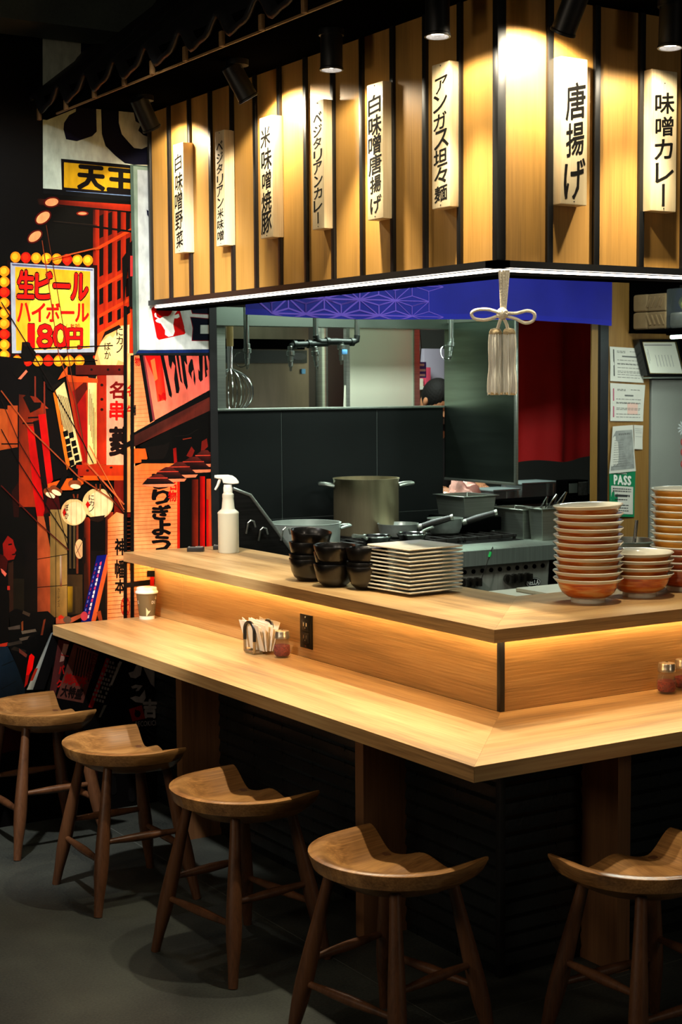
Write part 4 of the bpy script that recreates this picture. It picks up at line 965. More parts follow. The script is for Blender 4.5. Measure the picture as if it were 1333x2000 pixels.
def ramen_mesh(glaze, name):
    m = MB()
    prof = [(.001, .002), (.047, .002), (.0485, .0), (.051, .0), (.0515, .0135), (.062, .0165), (.077, .028), (.0865, .045), (.0915, .058), (.1005, .0675), (.1042, .0715), (.1030, .0735), (.0985, .0715), (.0885, .060), (.0835, .046), (.074, .031), (.055, .021), (.001, .019)]
    mis = [0]*10+[1]*7
    m.lathe(prof, (0, 0, 0), 56, False, False, mis=mis)
    return m.build(name, [glaze, CREAM], None, loc=(0, 0, 0))
def ramen_stack(cx, cy, n, pitch, where, glaze, tall, first=None, zlast=None):
    for k in range(n):
        g = glaze(k) if callable(glaze) else glaze
        o = protos[g].copy() if used[g] else protos[g]
        if used[g]: COL.objects.link(o)
        used[g] = True
        jx, jy = rnd.uniform(-.0012, .0012), rnd.uniform(-.0012, .0012)
        z = 1.0232+k*pitch+(.0025 if (k == n-1 and tall) else 0)
        o.location = (cx+jx, cy+jy, z); o.rotation_euler = (RAD(1.6) if (k == n-1 and tall) else 0, RAD(1.5) if (k == n-1 and tall) else 0, rnd.uniform(0, 6.28))
        which = 'topmost' if k == n-1 else (ORD[k] + (' from the bottom' if k else ''))
        tag(o, f'{NAMES[g]} ramen bowl, {which} of the {where}', 'bowl', 'ramen bowls stacked on the serving counter')
protos = {'o': ramen_mesh(GL1, 'ramen_bowl'), 'a': ramen_mesh(GL2, 'ramen_bowl'), 'r': ramen_mesh(GL3, 'ramen_bowl')}
used = {k: False for k in protos}; NAMES = {'o': 'orange-brushed', 'a': 'plain amber', 'r': 'rust-brown'}
ramen_stack(.425, .122, 11, .0215, 'tall stack at the counter corner', 'o', True)
ramen_stack(.634, .126, 4, .0215, 'short four-bowl stack', 'o', False)
ramen_stack(.846, .155, 12, .0225, 'stack at the right edge', lambda k: 'r' if k < 4 else 'a', False)

# ------------------------------------------------------------------ black bowls
BB = mat('black_ceramic', '#0d0c0b', .30, coat=.25)
def bb_mesh():
    m = MB()
    prof = [(.001, .001), (.035, .001), (.036, 0), (.038, 0), (.040, .004), (.052, .014), (.0605, .032), (.0655, .055), (.0695, .0735), (.0690, .0748), (.0677, .0735), (.0637, .055), (.0585, .033), (.050, .017), (.036, .009), (.001, .008)]
    m.lathe(prof, (0, 0, 0), 48, False, False); return m.build('black_bowl', BB, None, loc=(0, 0, 0))
bp_ = bb_mesh(); first = True
for (cx, cy, zs, st) in ((.005, 1.035, ((0, 0, 0), (.016, 1, 0), (.055, -1, 1), (.092, 7, 2)), 'left'), (-.005, .862, ((0, 0, 0), (.036, -5, 4), (.059, 2, 0)), 'middle'), (.045, .742, ((0, 0, 0), (.013, 0, 1), (.058, -3, 1)), 'right')):
    for k, (dz, tx, ty) in enumerate(zs):
        o = bp_ if first else bp_.copy()
        if not first: COL.objects.link(o)
        first = False
        o.location = (cx, cy, 1.0233+dz); o.rotation_euler = (RAD(tx), RAD(ty), 0)
        which = 'topmost' if k == len(zs)-1 else (ORD[k]+(' from the bottom' if k else ''))
        tag(o, f'black ceramic bowl, {which} of the {st} stack beside the square plates', 'bowl', 'black bowls stacked on the serving counter')

# ------------------------------------------------------------------ square plates
def plate_mesh():
    m = MB(); N = 24
    def ring(half, z, r):
        out = []
        for q in range(4):
            cx, cy = [(1, 1), (-1, 1), (-1, -1), (1, -1)][q]
            for k in range(6):
                a = pi/2*q+pi/2*k/5; out.append((cx*(half-r)+r*cos(a), cy*(half-r)+r*sin(a), z))
        return m.verts(out)
    P = [(.060, 0, .012), (.064, 0, .012), (.066, .004, .012), (.092, .0075, .010), (.107, .0105, .006), (.1088, .0130, .006), (.1075, .0160, .006), (.091, .0110, .010), (.072, .0080, .012), (.066, .0075, .012)]
    R = [ring(*p) for p in P]
    m.face(R[0][::-1]); m.face(R[-1])
    for A, B in zip(R[:-1], R[1:]):
        for k in range(N): m.face([A[k], A[(k+1) % N], B[(k+1) % N], B[k]])
    return m.build('square_plate', mat('plate_white', '#d6d3c2', .18, coat=.3), None, loc=(0, 0, 0))
pl = plate_mesh()
for k in range(12):
    o = pl if k == 0 else pl.copy()
    if k: COL.objects.link(o)
    o.location = (.1325+rnd.uniform(-.002, .002), .604+rnd.uniform(-.002, .002), 1.0232+k*.0121); o.rotation_euler = (0, 0, RAD(4+rnd.uniform(-1.2, 1.2)))
    which = 'topmost' if k == 11 else (ORD[k]+(' from the bottom' if k else ''))
    tag(o, f'square white plate, {which} of the stack right of the black bowls', 'plate', 'square plates stacked on the serving counter')

# ------------------------------------------------------------------ spray bottle, timers
bt = thing('spray_bottle', 'translucent white spray bottle standing at the far end of the serving counter', 'bottle', (.195, 1.965, 1.023))
c = (.195, 1.965, 1.0232)
PE = mat('translucent_plastic', '#d2cdb4', .45, trans=.2)
m = MB(); m.lathe([(.001, 0), (.038, 0), (.0405, .004), (.0405, .150), (.0415, .153), (.0415, .157), (.038, .162), (.027, .170), (.025, .178), (.0225, .205), (.0215, .213), (.0225, .217), (.0225, .228), (.0185, .233), (.017, .237)], c, 40, False, True); m.build('bottle', PE, bt)
m = MB(); m.lathe([(.001, .003), (.0385, .003), (.0385, .062), (.001, .062)], c, 32, False, False); m.build('liquid', mat('soapy_liquid', '#b9b6a4', .3), bt)
m = MB(); m.lathe([(.0165, .236), (.0165, .262), (.015, .266)], c, 28, True, True)
for k in range(24):
    a = 2*pi*k/24; m.box(c[0]+.0165*cos(a)-.0008, c[0]+.0165*cos(a)+.0008, c[1]+.0165*sin(a)-.0008, c[1]+.0165*sin(a)+.0008, c[2]+.238, c[2]+.256)
m.build('collar', WHITE, bt)
# the trigger head points left across the counter
hdir = Vector((-.80, .60, 0)).normalized(); hdir = Vector((-cos(YAW), sin(YAW), 0)); hs = Vector((-hdir.y, hdir.x, 0)); hc_ = Vector(c)
def hp(f, z, s=0): return hc_+hdir*f+hs*s+Vector((0, 0, z))
m = MB()
O = [(.047, .291), (.047, .304), (.0, .3045), (-.018, .301), (-.032, .291), (-.043, .277), (-.043, .270), (-.02, .268), (.018, .272), (.022, .288)]
A = m.verts([hp(f, z, .011) for f, z in O]); Bq = m.verts([hp(f, z, -.011) for f, z in O]); m.face(A); m.face(Bq[::-1])
for k in range(len(O)): j = (k+1) % len(O); m.face([A[k], Bq[k], Bq[j], A[j]])
o = m.build('spray_head', WHITE, bt); bv = o.modifiers.new('bev', 'BEVEL'); bv.width = .003; bv.segments = 2
m = MB(); m.tube([hp(.030, .290), hp(.034, .278), hp(.040, .262), hp(.050, .246)], [.0055, .006, .005, .004], 10); m.build('trigger', WHITE, bt)
m = MB(); m.cyl(hp(.047, .2975), hp(.051, .2975), .0065, 12); m.build('nozzle', WHITE, bt)
def timer(px, py, w, lab):
    p = at(px, py, 2, 1.0232); d = Vector((cos(YAW+.05), -sin(YAW+.05), 0)); n = Vector((-d.y, d.x, 0))
    t = thing('kitchen_timer', lab, 'timer', p, 'timers at the end of the serving counter')
    R = Matrix.Rotation(-YAW-.05, 3, 'Z'); ctr = p+d*w/2+n*.018
    m = MB(); m.box(ctr.x-w/2, ctr.x+w/2, ctr.y-.018, ctr.y+.018, 1.0232, 1.0402, .003, 2, R, ctr); m.build('case', mat('timer_black', '#14120f', .35), t)
    m = MB(); m.box(ctr.x-w*.44, ctr.x+w*.44, ctr.y-.014, ctr.y+.014, 1.0402, 1.0422, .001, 1, R, ctr); m.build('face_plate', mat('timer_grey', '#8d8a80', .4), t)
    m = MB(); m.box(ctr.x-w*.36, ctr.x-w*.02, ctr.y-.009, ctr.y+.009, 1.0422, 1.0428, 0, 1, R, ctr); m.build('screen', MATTE, t)
    m = MB(); m.box(ctr.x+w*.08, ctr.x+w*.3, ctr.y-.008, ctr.y+.008, 1.0422, 1.044, .001, 1, R, ctr); m.build('button', mat('timer_button', '#4a4844', .4), t)
timer(365, 1078, .066, 'small grey-faced black timer lying alone at the end of the serving counter')
timer(416, 1074, .05, 'small black timer half hidden behind the spray bottle')

# ------------------------------------------------------------------ lower counter: cup, napkins, shakers
cu = thing('paper_cup', 'brown paper coffee cup with white lid in the corner by the mural', 'cup', (-.066, 2.165, .76))
c = (-.066, 2.165, .7602)
KRAFT = mat('cup_brown', '#6b5a3a', .6); CW = mat('cup_white', '#e2dcc8', .6)
m = MB(); m.lathe([(.0285, .0), (.0305, .0), (.031, .013)], c, 40, True, False); m.build('base_band', CW, cu)
m = MB(); m.lathe([(.031, .013), (.0415, .102)], c, 40, True, True); m.build('sleeve', KRAFT, cu)
m = MB(); m.lathe([(.043, .1015), (.0445, .103), (.0445, .108), (.042, .110), (.0405, .112), (.0395, .123), (.037, .125), (.035, .121), (.001, .120)], c, 40, True, False); m.build('lid', mat('lid_white', '#e6e4da', .35), cu)
va = Vector((CAM.x-c[0], CAM.y-c[1])).normalized(); a0 = math.atan2(va.y, va.x)
def cupf(a, z, k=.0006): k += RZ[0]*.00002; r = .031+(z-.013)/.089*.0105+k; return (c[0]+r*cos(a0+a), c[1]+r*sin(a0+a), c[2]+z)
m = MB(); put_text(m, 'DU', lambda u, v: cupf(.50+u*.55, .062+v*.012), .02, fit='run'); put_text(m, 'S', lambda u, v: cupf(-1.22+u*.30, .062+v*.012), .02, fit='run'); m.build('lettering', CW, cu, sharp=None)
m = MB()
for A in (((-.1, .014), (-.1, .048), (.18, .034), (.42, .036), (.30, .028), (.12, .022), (.02, .0145)), ((.92, .080), (1.1, .094), (1.15, .078))): m.poly([cupf(x, z) for x, z in A])
m.build('sail_mark', mat('cup_cream', '#d9cc9c', .6), cu, sharp=None)

nh = thing('napkin_holder', 'black and steel loop napkin holder on the dining counter', 'napkin holder', (-.085, 1.235, .76))
NX, NY, NZ = -.118, 1.232, .7602
SH = mat('holder_black', '#16130f', .35); SS = mat('holder_steel', '#b0a488', .25, .9)
for xx in (NX, NX+.075):
    L = [(xx, NY+.034, NZ+.045), (xx, NY+.034, NZ+.075)]+[(xx, NY+.034*cos(a), NZ+.078+.030*sin(a)) for a in [pi*k/12 for k in range(13)]]+[(xx, NY-.034, NZ+.075), (xx, NY-.034, NZ+.045)]
    m = MB(); m.tube(L, .0062, 12); m.build('loop', SH, nh)
    for s in (-1, 1): m = MB(); m.tube([(xx, NY+s*.034, NZ+.046), (xx, NY+s*.034, NZ+.006)], .0056, 10); m.build('post', SS, nh)
m = MB()
for s in (-1, 1): m.tube([(NX, NY+s*.034, NZ+.006), (NX+.075, NY+s*.034, NZ+.006)], .005, 10)
m.tube([(NX, NY+.034, NZ+.006), (NX, NY-.034, NZ+.006)], .005, 10); m.tube([(NX+.075, NY+.034, NZ+.006), (NX+.075, NY-.034, NZ+.006)], .005, 10)
m.build('base_rod', SS, nh)
NAP = mat('napkin_white', '#e8dcc4', .9)
for k in range(9):
    x = NX+.012+k*.0062; tl = RAD(-7+k*1.7); sh_ = .018*sin(k*2.1)
    def nf(u, v, k=k, x=x, sh_=sh_):
        y = NY+.062-u*.125+sh_*.4+(.010*v if u < .5 else -.006*v); z = NZ+.013+v*(.095+.006*sin(k*1.7)-.020*u*(1 if k % 2 else .2)); return (x+.020*(v-.45)*(k-4)/4*1.2+.002*sin(u*9+k)+.004*v*sin(u*5+k*2), y, z)
    m = MB(); m.grid(nf, 10, 8); o = m.build('paper_napkin', NAP, None, sharp=None, loc=(x, NY, NZ))
    sd = o.modifiers.new('thick', 'SOLIDIFY'); sd.thickness = .0016
    lab = 'front-most' if k == 0 else ('rear-most' if k == 8 else ORD[k]+' from the front')
    tag(o, f'white paper napkin, {lab} of those standing in the loop holder', 'napkin', 'napkins in the holder')

GLASS = mat('clear_glass', '#8a8a84', .04, spec=.9); GLASS.node_tree.nodes['Principled BSDF'].inputs['Alpha'].default_value = .09; CHILI = mat('chilli_flakes', '#8a2a0a', .8, var=.5, scale=160, bump=.6)
def shaker(x, y, lab, lvl):
    t = thing('chilli_shaker', lab, 'shaker', (x, y, .76), 'chilli shakers on the dining counter'); c = (x, y, .7602)
    m = MB(); m.lathe([(.001, 0), (.026, 0), (.0285, .003), (.030, .012), (.0305, .026), (.0285, .042), (.0245, .055), (.0235, .064), (.0215, .064), (.0225, .054), (.0265, .041), (.0280, .026), (.0275, .012), (.024, .006), (.001, .006)], c, 40, False, False); m.build('jar', GLASS, t)
    m = MB(); m.lathe([(.001, .0065), (.0235, .0065), (.0268, .012), (.0272, .026), (.0262, lvl), (.015, lvl+.004), (.001, lvl+.006)], c, 36, False, False); m.build('chilli', CHILI, t)
    m = MB(); m.lathe([(.0245, .064), (.0260, .065), (.0262, .074), (.0250, .076), (.0252, .085), (.0235, .0895), (.012, .0915), (.001, .092)], c, 36, True, False); m.build('lid', mat('lid_metal', '#c4bcaa', .28, .85), t)
    m = MB(); m.lathe([(.001, .0921), (.004, .0921), (.004, .094), (.001, .0945)], c, 12, False, False); m.build('knob', CHROME, t)
shaker(-.062, 1.108, 'glass chilli shaker with steel lid beside the napkin holder', .040)
shaker(.572, -.060, 'glass chilli shaker with steel lid at the right picture edge', .036)
shaker(.655, -.045, 'glass chilli shaker mostly cut off beyond the right picture edge', .036)

# ------------------------------------------------------------------ tassel under the canopy corner
CORD = mat('silk_cord', '#ece4cc', .6, bump=.6, bscale=220); FRINGE = mat('silk_fringe', '#f2ecda', .75, var=.25, scale=60, stretch=(6, 6, .3), bump=.25, bscale=300)
ts = thing('cord_tassel', 'cream silk tassel with bow knot hanging from the canopy corner', 'tassel', (.005, .005, 1.97))
VR = Vector((cos(YAW), -sin(YAW), 0)); VD = Vector((-sin(YAW), -cos(YAW), 0)); T0 = Vector((.006, .004, 0))
def tp(px, py, d=0):
    s = 4.315/F_PX; p = at(988, 1000, 1, .004); q = at(988, py, 0, T0.x)
    return Vector((T0.x, T0.y, 0))+VR*((px-988)*s)+VD*d+Vector((0, 0, q.z))
def smooth(P, n=6):
    P = [Vector(p) for p in P]; out = []
    for i in range(len(P)-1):
        a, b, c_, d = P[max(0, i-1)], P[i], P[i+1], P[min(len(P)-1, i+2)]
        for k in range(n):
            t = k/n; out.append(.5*((2*b)+(c_-a)*t+(2*a-5*b+4*c_-d)*t*t+(3*b-a-3*c_+d)*t**3))
    return out+[P[-1]]
for k, L in enumerate(([(983, 527), (985, 560), (987, 605)], [(990, 527), (990, 560), (989, 605)], [(996, 527), (994, 560), (991, 605)], [(1000, 527), (997, 560), (993, 605)])):
    m = MB(); m.tube(smooth([tp(x, y, .004) for x, y in L]), .0042, 10); m.build('hanging_cord', CORD, ts)
for L in ([(984, 611), (960, 604), (938, 605), (929, 612), (936, 622), (958, 624), (984, 615)], [(992, 611), (1014, 612), (1036, 607), (1049, 613), (1047, 626), (1032, 631), (1012, 622), (992, 617)]):
    m = MB(); m.tube(smooth([tp(x, y, .008) for x, y in L]), .0046, 10); m.build('bow_loop', CORD, ts)
m = MB()
for k in range(3):
    a = k*pi/3; C0 = tp(988, 612, .006); m.tube([C0+(VR*cos(a)+Vector((0, 0, 1))*sin(a))*.011*cos(t)+VD*.010*sin(t)+(VR*-sin(a)+Vector((0, 0, 1))*cos(a))*.006*sin(2*t) for t in [2*pi*i/24 for i in range(24)]], .0055, 8, closed=True)
m.build('knot', CORD, ts)
for L in ([(986, 620), (982, 632), (979, 644)], [(990, 620), (996, 632), (999, 644)]):
    m = MB(); m.tube(smooth([tp(x, y, .004) for x, y in L]), .0045, 10); m.build('tie_cord', CORD, ts)
for px in (975.5, 1001.5):
    hd2 = tp(px, 648); M3 = Matrix.Translation((0, 0, 0))
    m = MB(); m.lathe([(.004, .010), (.013, .008), (.0165, .002), (.0175, -.004), (.016, -.009)], hd2, 26, True, True); m.build('head', mat('silk_head', '#b8a47c', .7, bump=.5, bscale=200), ts)
    m = MB(); zb_ = tp(px, 768).z-hd2.z; n = 60; rings = []
    rr = random.Random(int(px))
    offs = [rr.uniform(-.0012, .0012) for _ in range(n)]; bo = [rr.uniform(-.006, .004) for _ in range(n)]
    for j in range(9):
        t = j/8; r = .0165+.004*t+.0015*sin(t*9); rings.append(m.verts([hd2+Vector(((r+offs[k]+(.0008 if k % 2 else -.0008))*cos(2*pi*k/n), (r+offs[k]+(.0008 if k % 2 else -.0008))*sin(2*pi*k/n), -.006+(zb_+.006)*t+(bo[k] if j == 8 else 0))) for k in range(n)]))
    for A, B in zip(rings[:-1], rings[1:]):
        for k in range(n): m.face([A[k], A[(k+1) % n], B[(k+1) % n], B[k]])
    m.face(rings[-1]); m.build('fringe', FRINGE, ts, sharp=60)
# ------------------------------------------------------------------ stools
def stool():
    t = thing('bar_stool', 'x', 'stool', (0, 0, 0), 'saddle-seat stools along the dining counter')
    XF, XB, HW, A = .105, -.225, .222, .225
    def sm(e, a, b): q = min(1, max(0, (e-a)/(b-a))); return q*q*(3-2*q)
    def half(x): return HW*(1-.06*max(0, x)/XF) if x >= 0 else HW*sqrt(max(0, 1-(abs(x)/A)**2.3))
    def elev(x, y):
        e = sqrt((max(0, -x)/A)**2+(y/HW)**2) if x < 0 else abs(y)/HW
        hump = .026*math.exp(-(y/.062)**2)*sm(x, -.10, XF)
        return .450+.060*sm(e, .50, .93)**1.1+hump-.003*sm(e, .95, 1), e
    nu, nv = 30, 40
    m = MB(); top = []; bot = []
    for i in range(nu+1):
        u = i/nu; x = XF+(XB-XF)*(1-cos(u*pi/2)**1.0) if False else XF+(XB-XF)*sin(u*pi/2)
        h = half(max(x, -A+.0004)); rt, rb = [], []
        for j in range(nv+1):
            s = -cos(j/nv*pi)*.5*1.0*2*.5+(-1+2*j/nv)*.5 if False else sin((-1+2*j/nv)*pi/2)
            y = s*h; z, e = elev(x, y)
            if i == 0: xx = x-.010*(1-(y/HW)**2)
            else: xx = x
            edge = 1 if abs(s) > .999 or i == nu else 0
            rt.append(m.b.verts.new((xx, y, z-.006*edge)))
            zb = .425+.045*sm(e, .55, 1.0)+(.012*sm(x, .06, XF)); k = 1-.05*sm(e, .8, 1)
            rb.append(m.b.verts.new((xx*k-(.006 if i == 0 else 0), y*k, min(zb, z-(.030 if e > .8 else .022)))))
        top.append(rt); bot.append(rb)
    for i in range(nu):
        for j in range(nv):
            m.face([top[i][j], top[i+1][j], top[i+1][j+1], top[i][j+1]]); m.face([bot[i][j], bot[i][j+1], bot[i+1][j+1], bot[i+1][j]])
    for j in range(nv): m.face([top[0][j], top[0][j+1], bot[0][j+1], bot[0][j]]); m.face([top[nu][j], bot[nu][j], bot[nu][j+1], top[nu][j+1]])
    for i in range(nu):
        m.face([top[i][0], bot[i][0], bot[i+1][0], top[i+1][0]]); m.face([top[i][nv], top[i+1][nv], bot[i+1][nv], bot[i][nv]])
    bmesh.ops.remove_doubles(m.b, verts=m.b.verts[:], dist=.0002)
    m.build('seat', STOOLW, t, sharp=50)
    def leg_pt(sx, sy, z):
        q = (.445-z)/.445; return Vector((-.03+sx*(.100+.072*q), sy*(.115+.078*q), z))
    for sx in (-1, 1):
        for sy in (-1, 1):
            Z = [.452, .40, .33, .25, .17, .12, .06, .0]; Rr = [.0145, .0155, .018, .0215, .0235, .022, .0165, .0135]
            m = MB(); m.tube([leg_pt(sx, sy, z) for z in Z], Rr, 16); m.build('leg', STOOLL, t)
    def rail(a, b):
        m = MB(); m.tube([a.lerp(b, k) for k in (.03, .15, .35, .5, .65, .85, .97)], [.0085, .0095, .0125, .014, .0125, .0095, .0085], 12); m.build('stretcher', STOOLL, t)
    for sx in (-1, 1): rail(leg_pt(sx, -1, .165), leg_pt(sx, 1, .165))
    for sy in (-1, 1): rail(leg_pt(-1, sy, .225), leg_pt(1, sy, .225))
    return t
s0 = stool()
SP = [((-.555, 1.99, 0), 0, 'walnut saddle-seat stool at the far left by the mural'),
      ((-.545, 1.275, 0), -2, 'walnut saddle-seat stool, second from the mural'),
      ((-.500, .562, 0), 8.5, 'walnut saddle-seat stool in the middle of the five'),
      ((-.490, -.212, 0), 11.5, 'walnut saddle-seat stool left of the counter corner, nearest the camera'),
      ((.000, -.560, 0), 90, 'walnut saddle-seat stool right of the counter corner, cut by the frame')]
for k, (p, r, lab) in enumerate(SP):
    if k == 0: s0.location = p; s0.rotation_euler = (0, 0, RAD(r)); s0['label'] = lab
    else: dup(s0, p, RAD(r), lab)
# ------------------------------------------------------------------ printed street-scene mural (flat print on the back wall)
MUY = 2.2395
mu = MB(); ink = mu.b.loops.layers.color.new('ink'); LAY = [0]
def mp(px, py):
    p = at(px, py, 1, MUY); return (p.x, MUY-(LAY[0]+RZ[0]*.4)*.00002, p.z)
def paint(faces, col, cols=None):
    c = lin(col)
    for f in faces:
        if f is None: continue
        for l in f.loops:
            l[ink] = (*c, 1)
def grad(f, cols):
    n = len(f.loops); cols = list(cols)+[cols[-1]]*(n-len(cols))
    for l, c in zip(f.loops, cols): l[ink] = (*lin(c), 1)
def M(pts, col, cols=None):
    LAY[0] += 1
    f = mu.poly([mp(*p) for p in pts])
    if f is None: return
    if cols: grad(f, cols)
    else: paint([f], col)
def R(x0, y0, x1, y1, col, cols=None): M([(x0, y0), (x1, y0), (x1, y1), (x0, y1)], col, cols)
def EL(cx, cy, rx, ry, col, rot=0, n=22):
    c, s = cos(rot), sin(rot)
    M([(cx+rx*cos(2*pi*k/n)*c-ry*sin(2*pi*k/n)*s, cy+rx*cos(2*pi*k/n)*s+ry*sin(2*pi*k/n)*c) for k in range(n)], col)
def LN(pts, w, col):
    LAY[0] += 1
    for (a, b) in zip(pts[:-1], pts[1:]):
        d = Vector((b[0]-a[0], b[1]-a[1])).normalized()*w/2
        f = mu.poly([mp(a[0]-d.y, a[1]+d.x), mp(b[0]-d.y, b[1]+d.x), mp(b[0]+d.y, b[1]-d.x), mp(a[0]+d.y, a[1]-d.x)]); paint([f], col)
def T(text, quad, col, bold=0.02, vertical=False, fit=True):
    """quad: top left, top right, bottom right, bottom left in the photo"""
    LAY[0] += 1; n0 = len(mu.b.faces); q = [Vector(p) for p in quad]
    def fn(u, v):
        a = q[3].lerp(q[2], u); b = q[0].lerp(q[1], u); p = a.lerp(b, v); return mp(p.x, p.y)
    put_text(mu, text, fn, bold, vertical, 0, fit)
    mu.b.faces.ensure_lookup_table(); paint(mu.b.faces[n0:], col)
    if bold: LAY[0] += 3.4
def Q(x0, y0, x1, y1): return ((x0, y0), (x1, y0), (x1, y1), (x0, y1))
# ground: night dark
LAY[0] = 0
f = mu.poly([(-2.2, MUY, .0), (.256, MUY, .0), (.256, MUY, 3.0), (-2.2, MUY, 3.0)]); paint([f], '#0a0706')
R(-60, 230, 84, 500, '#0f0b08')
# --- orange timber building, top right
M([(182, 398), (262, 405), (262, 720), (182, 700)], '', ['#5a1c0c', '#a5431a', '#e0702a', '#d8662a'])
for x in (186, 203, 221, 238):
    M([(x, 404), (x+8, 404), (x+8, 640), (x, 655)], '', ['#a8471c', '#c05a24', '#d86a28', '#c8541e'])
for i, (xa, xb) in enumerate(((194, 202), (211, 219), (229, 236), (246, 254))):
    for (ya, yb) in ((418, 470), (478, 545), (556, 600), (612, 640)):
        M([(xa, ya+4-i*5), (xb, ya-i*5), (xb, yb-8-i*5), (xa, yb-4-i*5)], '#2a0d06')
for y0 in (478, 556, 612): LN([(186, y0+10), (258, y0-30)], 6, '#d9792e')
M([(186, 655), (256, 610), (256, 640), (188, 690)], '#e88a3a')
# --- big navy brush sign
M([(83, 10), (305, 44), (305, 400), (250, 380), (84, 368)], '', ['#b4b4aa', '#c4bfae', '#dcd2b8', '#dfe2da', '#c6cfc8'])
NV = '#1b1b50'
M([(158, 30), (183, 34), (183, 104), (188, 208), (189, 257), (180, 266), (150, 276), (129, 272), (124, 253), (125, 240), (135, 225), (148, 218), (151, 150), (143, 124), (152, 110), (158, 108)], NV)
M([(205, 36), (241, 42), (238, 70), (234, 120), (232, 199), (232, 240), (238, 262), (250, 276), (262, 289), (277, 291), (288, 286), (305, 290), (305, 322), (262, 322), (244, 319), (225, 304), (206, 285), (199, 262), (197, 205), (205, 120)], NV)
M([(305, 160), (284, 166), (266, 188), (260, 214), (265, 237), (275, 243), (270, 255), (280, 264), (305, 273)], NV)
M([(84, 368), (262, 380), (262, 394), (84, 378)], '#23262a')
LN([(129, 372), (262, 383)], 2, '#9fb0c8')
M([(119, 310), (262, 323), (262, 382), (121, 372)], '#2c2230')
M([(125, 317), (262, 330), (262, 378), (125, 366)], '#d3bb3e')
T('天', ((150, 320), (206, 325), (206, 374), (150, 370)), '#2a2420', .05); T('王', ((208, 326), (264, 331), (264, 379), (208, 374)), '#2a2420', .05)
M([(72, 388), (262, 400), (262, 413), (76, 400)], '', ['#3a1d10', '#d36a34', '#c05a2c', '#4a2412'])
# --- lamps and cables of the dark alley
LN([(86, 398), (262, 415)], 3, '#0c0a08'); LN([(104, 432), (262, 453)], 4, '#0c0a08'); LN([(104, 432), (190, 440)], 1.2, '#5a4a3a')
for cx, cy, rx, ry, ro in ((101, 395, 13, 7.5, -.15), (84, 425, 15, 9, -.65), (68, 462, 14, 8, -.65)):
    EL(cx, cy, rx+3, ry+3, '#8e2a18', ro); EL(cx, cy, rx, ry, '#f0c4a0', ro)
EL(161, 417, 12, 4.5, '#a8482a'); EL(161, 417, 8.5, 2.6, '#f0b898')
# --- beer sign with bulbs
M([(14, 508), (190, 518), (190, 694), (14, 696)], '#46140a')
rr_ = random.Random(5)
def bulb(x, y, red, dx=0, dy=1):
    c = '#d9481c' if red else '#f2b83a'
    EL(x+dx*6, y+dy*6, 6, 7, '#b8501c', 0, 12); EL(x, y, 10, 10.5, c, 0, 18); EL(x-1, y-1, 6, 6.5, '#e86a2a' if red else '#f8d060', 0, 14)
for k in range(8): bulb(30+k*20.2, 502+k*.9, k in (1, 5))
for k in range(9): bulb(8, 530+k*20.5, k in (2, 6), 1, 0)
for k in range(7): bulb(33+k*20.3, 705, k in (1, 3), 0, -1)
M([(20, 513), (183, 524), (184, 688), (23, 690)], '#c6cad2')
M([(22, 515), (181, 526), (181, 529), (24, 519)], '#8f93ac')
M([(29, 521), (176, 530), (175, 680), (31, 685)], '', ['#f3c552', '#f1be4e', '#f7d974', '#f3c95c'])
EL(105, 610, 50, 55, '#f8de84')
for bd, col in ((.085, '#231510'), (.035, '#e0301c')):
    T('生ビール', ((33, 526), (173, 534), (172, 588), (32, 584)), col, bd)
T('ハイボール', ((32, 590), (174, 592), (174, 630), (32, 630)), '#dc3a1e', .035)
for bd, col in ((.07, '#231510'), (.03, '#e2281e')):
    for ch, xa, xb in (('1', 54, 67), ('8', 72, 102), ('0', 103, 132)): T(ch, ((xa, 634), (xb, 634), (xb, 680), (xa, 680)), col, bd, fit='ink')
    T('円', ((131, 642), (160, 642), (160, 680), (131, 680)), col, bd, fit='ink')
T('(税別)', ((128, 632), (162, 632), (162, 645), (128, 645)), '#c84a22', .02)
# --- lantern group right of the beer sign
M([(184, 700), (190, 680), (205, 655), (236, 636), (252, 634), (252, 716), (188, 716)], '#f3c89a')
M([(196, 712), (190, 690), (197, 668), (214, 655), (230, 668), (234, 692), (226, 714)], '#f4dcb4')
M([(222, 700), (218, 664), (232, 640), (252, 634), (252, 712)], '#f6dfb8')
T('にカノ', ((226, 640), (240, 640), (240, 690), (226, 690)), '#241a14', .02, True); T('ぼか', ((203, 668), (216, 668), (216, 702), (203, 702)), '#241a14', .02, True)
M([(196, 668), (206, 655), (236, 640), (232, 634), (204, 648)], '#3a2214')
LN([(62, 681), (220, 675)], 2.4, '#2a1a14'); LN([(60, 706), (190, 704)], 2, '#2a1a14')
# --- middle of the street
M([(-60, 690), (44, 700), (60, 760), (40, 830), (-60, 870)], '#120c0a')
M([(-60, 790), (14, 800), (14, 1040), (-60, 1040)], '#c9864e'); R(14, 792, 35, 1040, '#c47c44')
M([(36, 770), (70, 775), (96, 800), (96, 990), (36, 990)], '', ['#7a3c1c', '#a85628', '#c87038', '#b8602c'])
LN([(35, 700), (35, 1010)], 2.5, '#140d0a'); LN([(68, 735), (68, 812)], 3, '#a8604a'); LN([(86, 745), (86, 812)], 3, '#a8604a')
M([(-60, 890), (35, 873), (36, 1012), (20, 1032), (-60, 1030)], '#24160f'); M([(22, 960), (36, 940), (38, 1030), (28, 1030)], '#5a1a10')
LN([(2, 867), (34, 867)], 2.6, '#140d0a')
M([(52, 832), (64, 832), (90, 1006), (72, 1012), (64, 960)], '#cf1f16'); M([(64, 823), (76, 820), (100, 946), (118, 1002), (88, 1006)], '#3c1512')
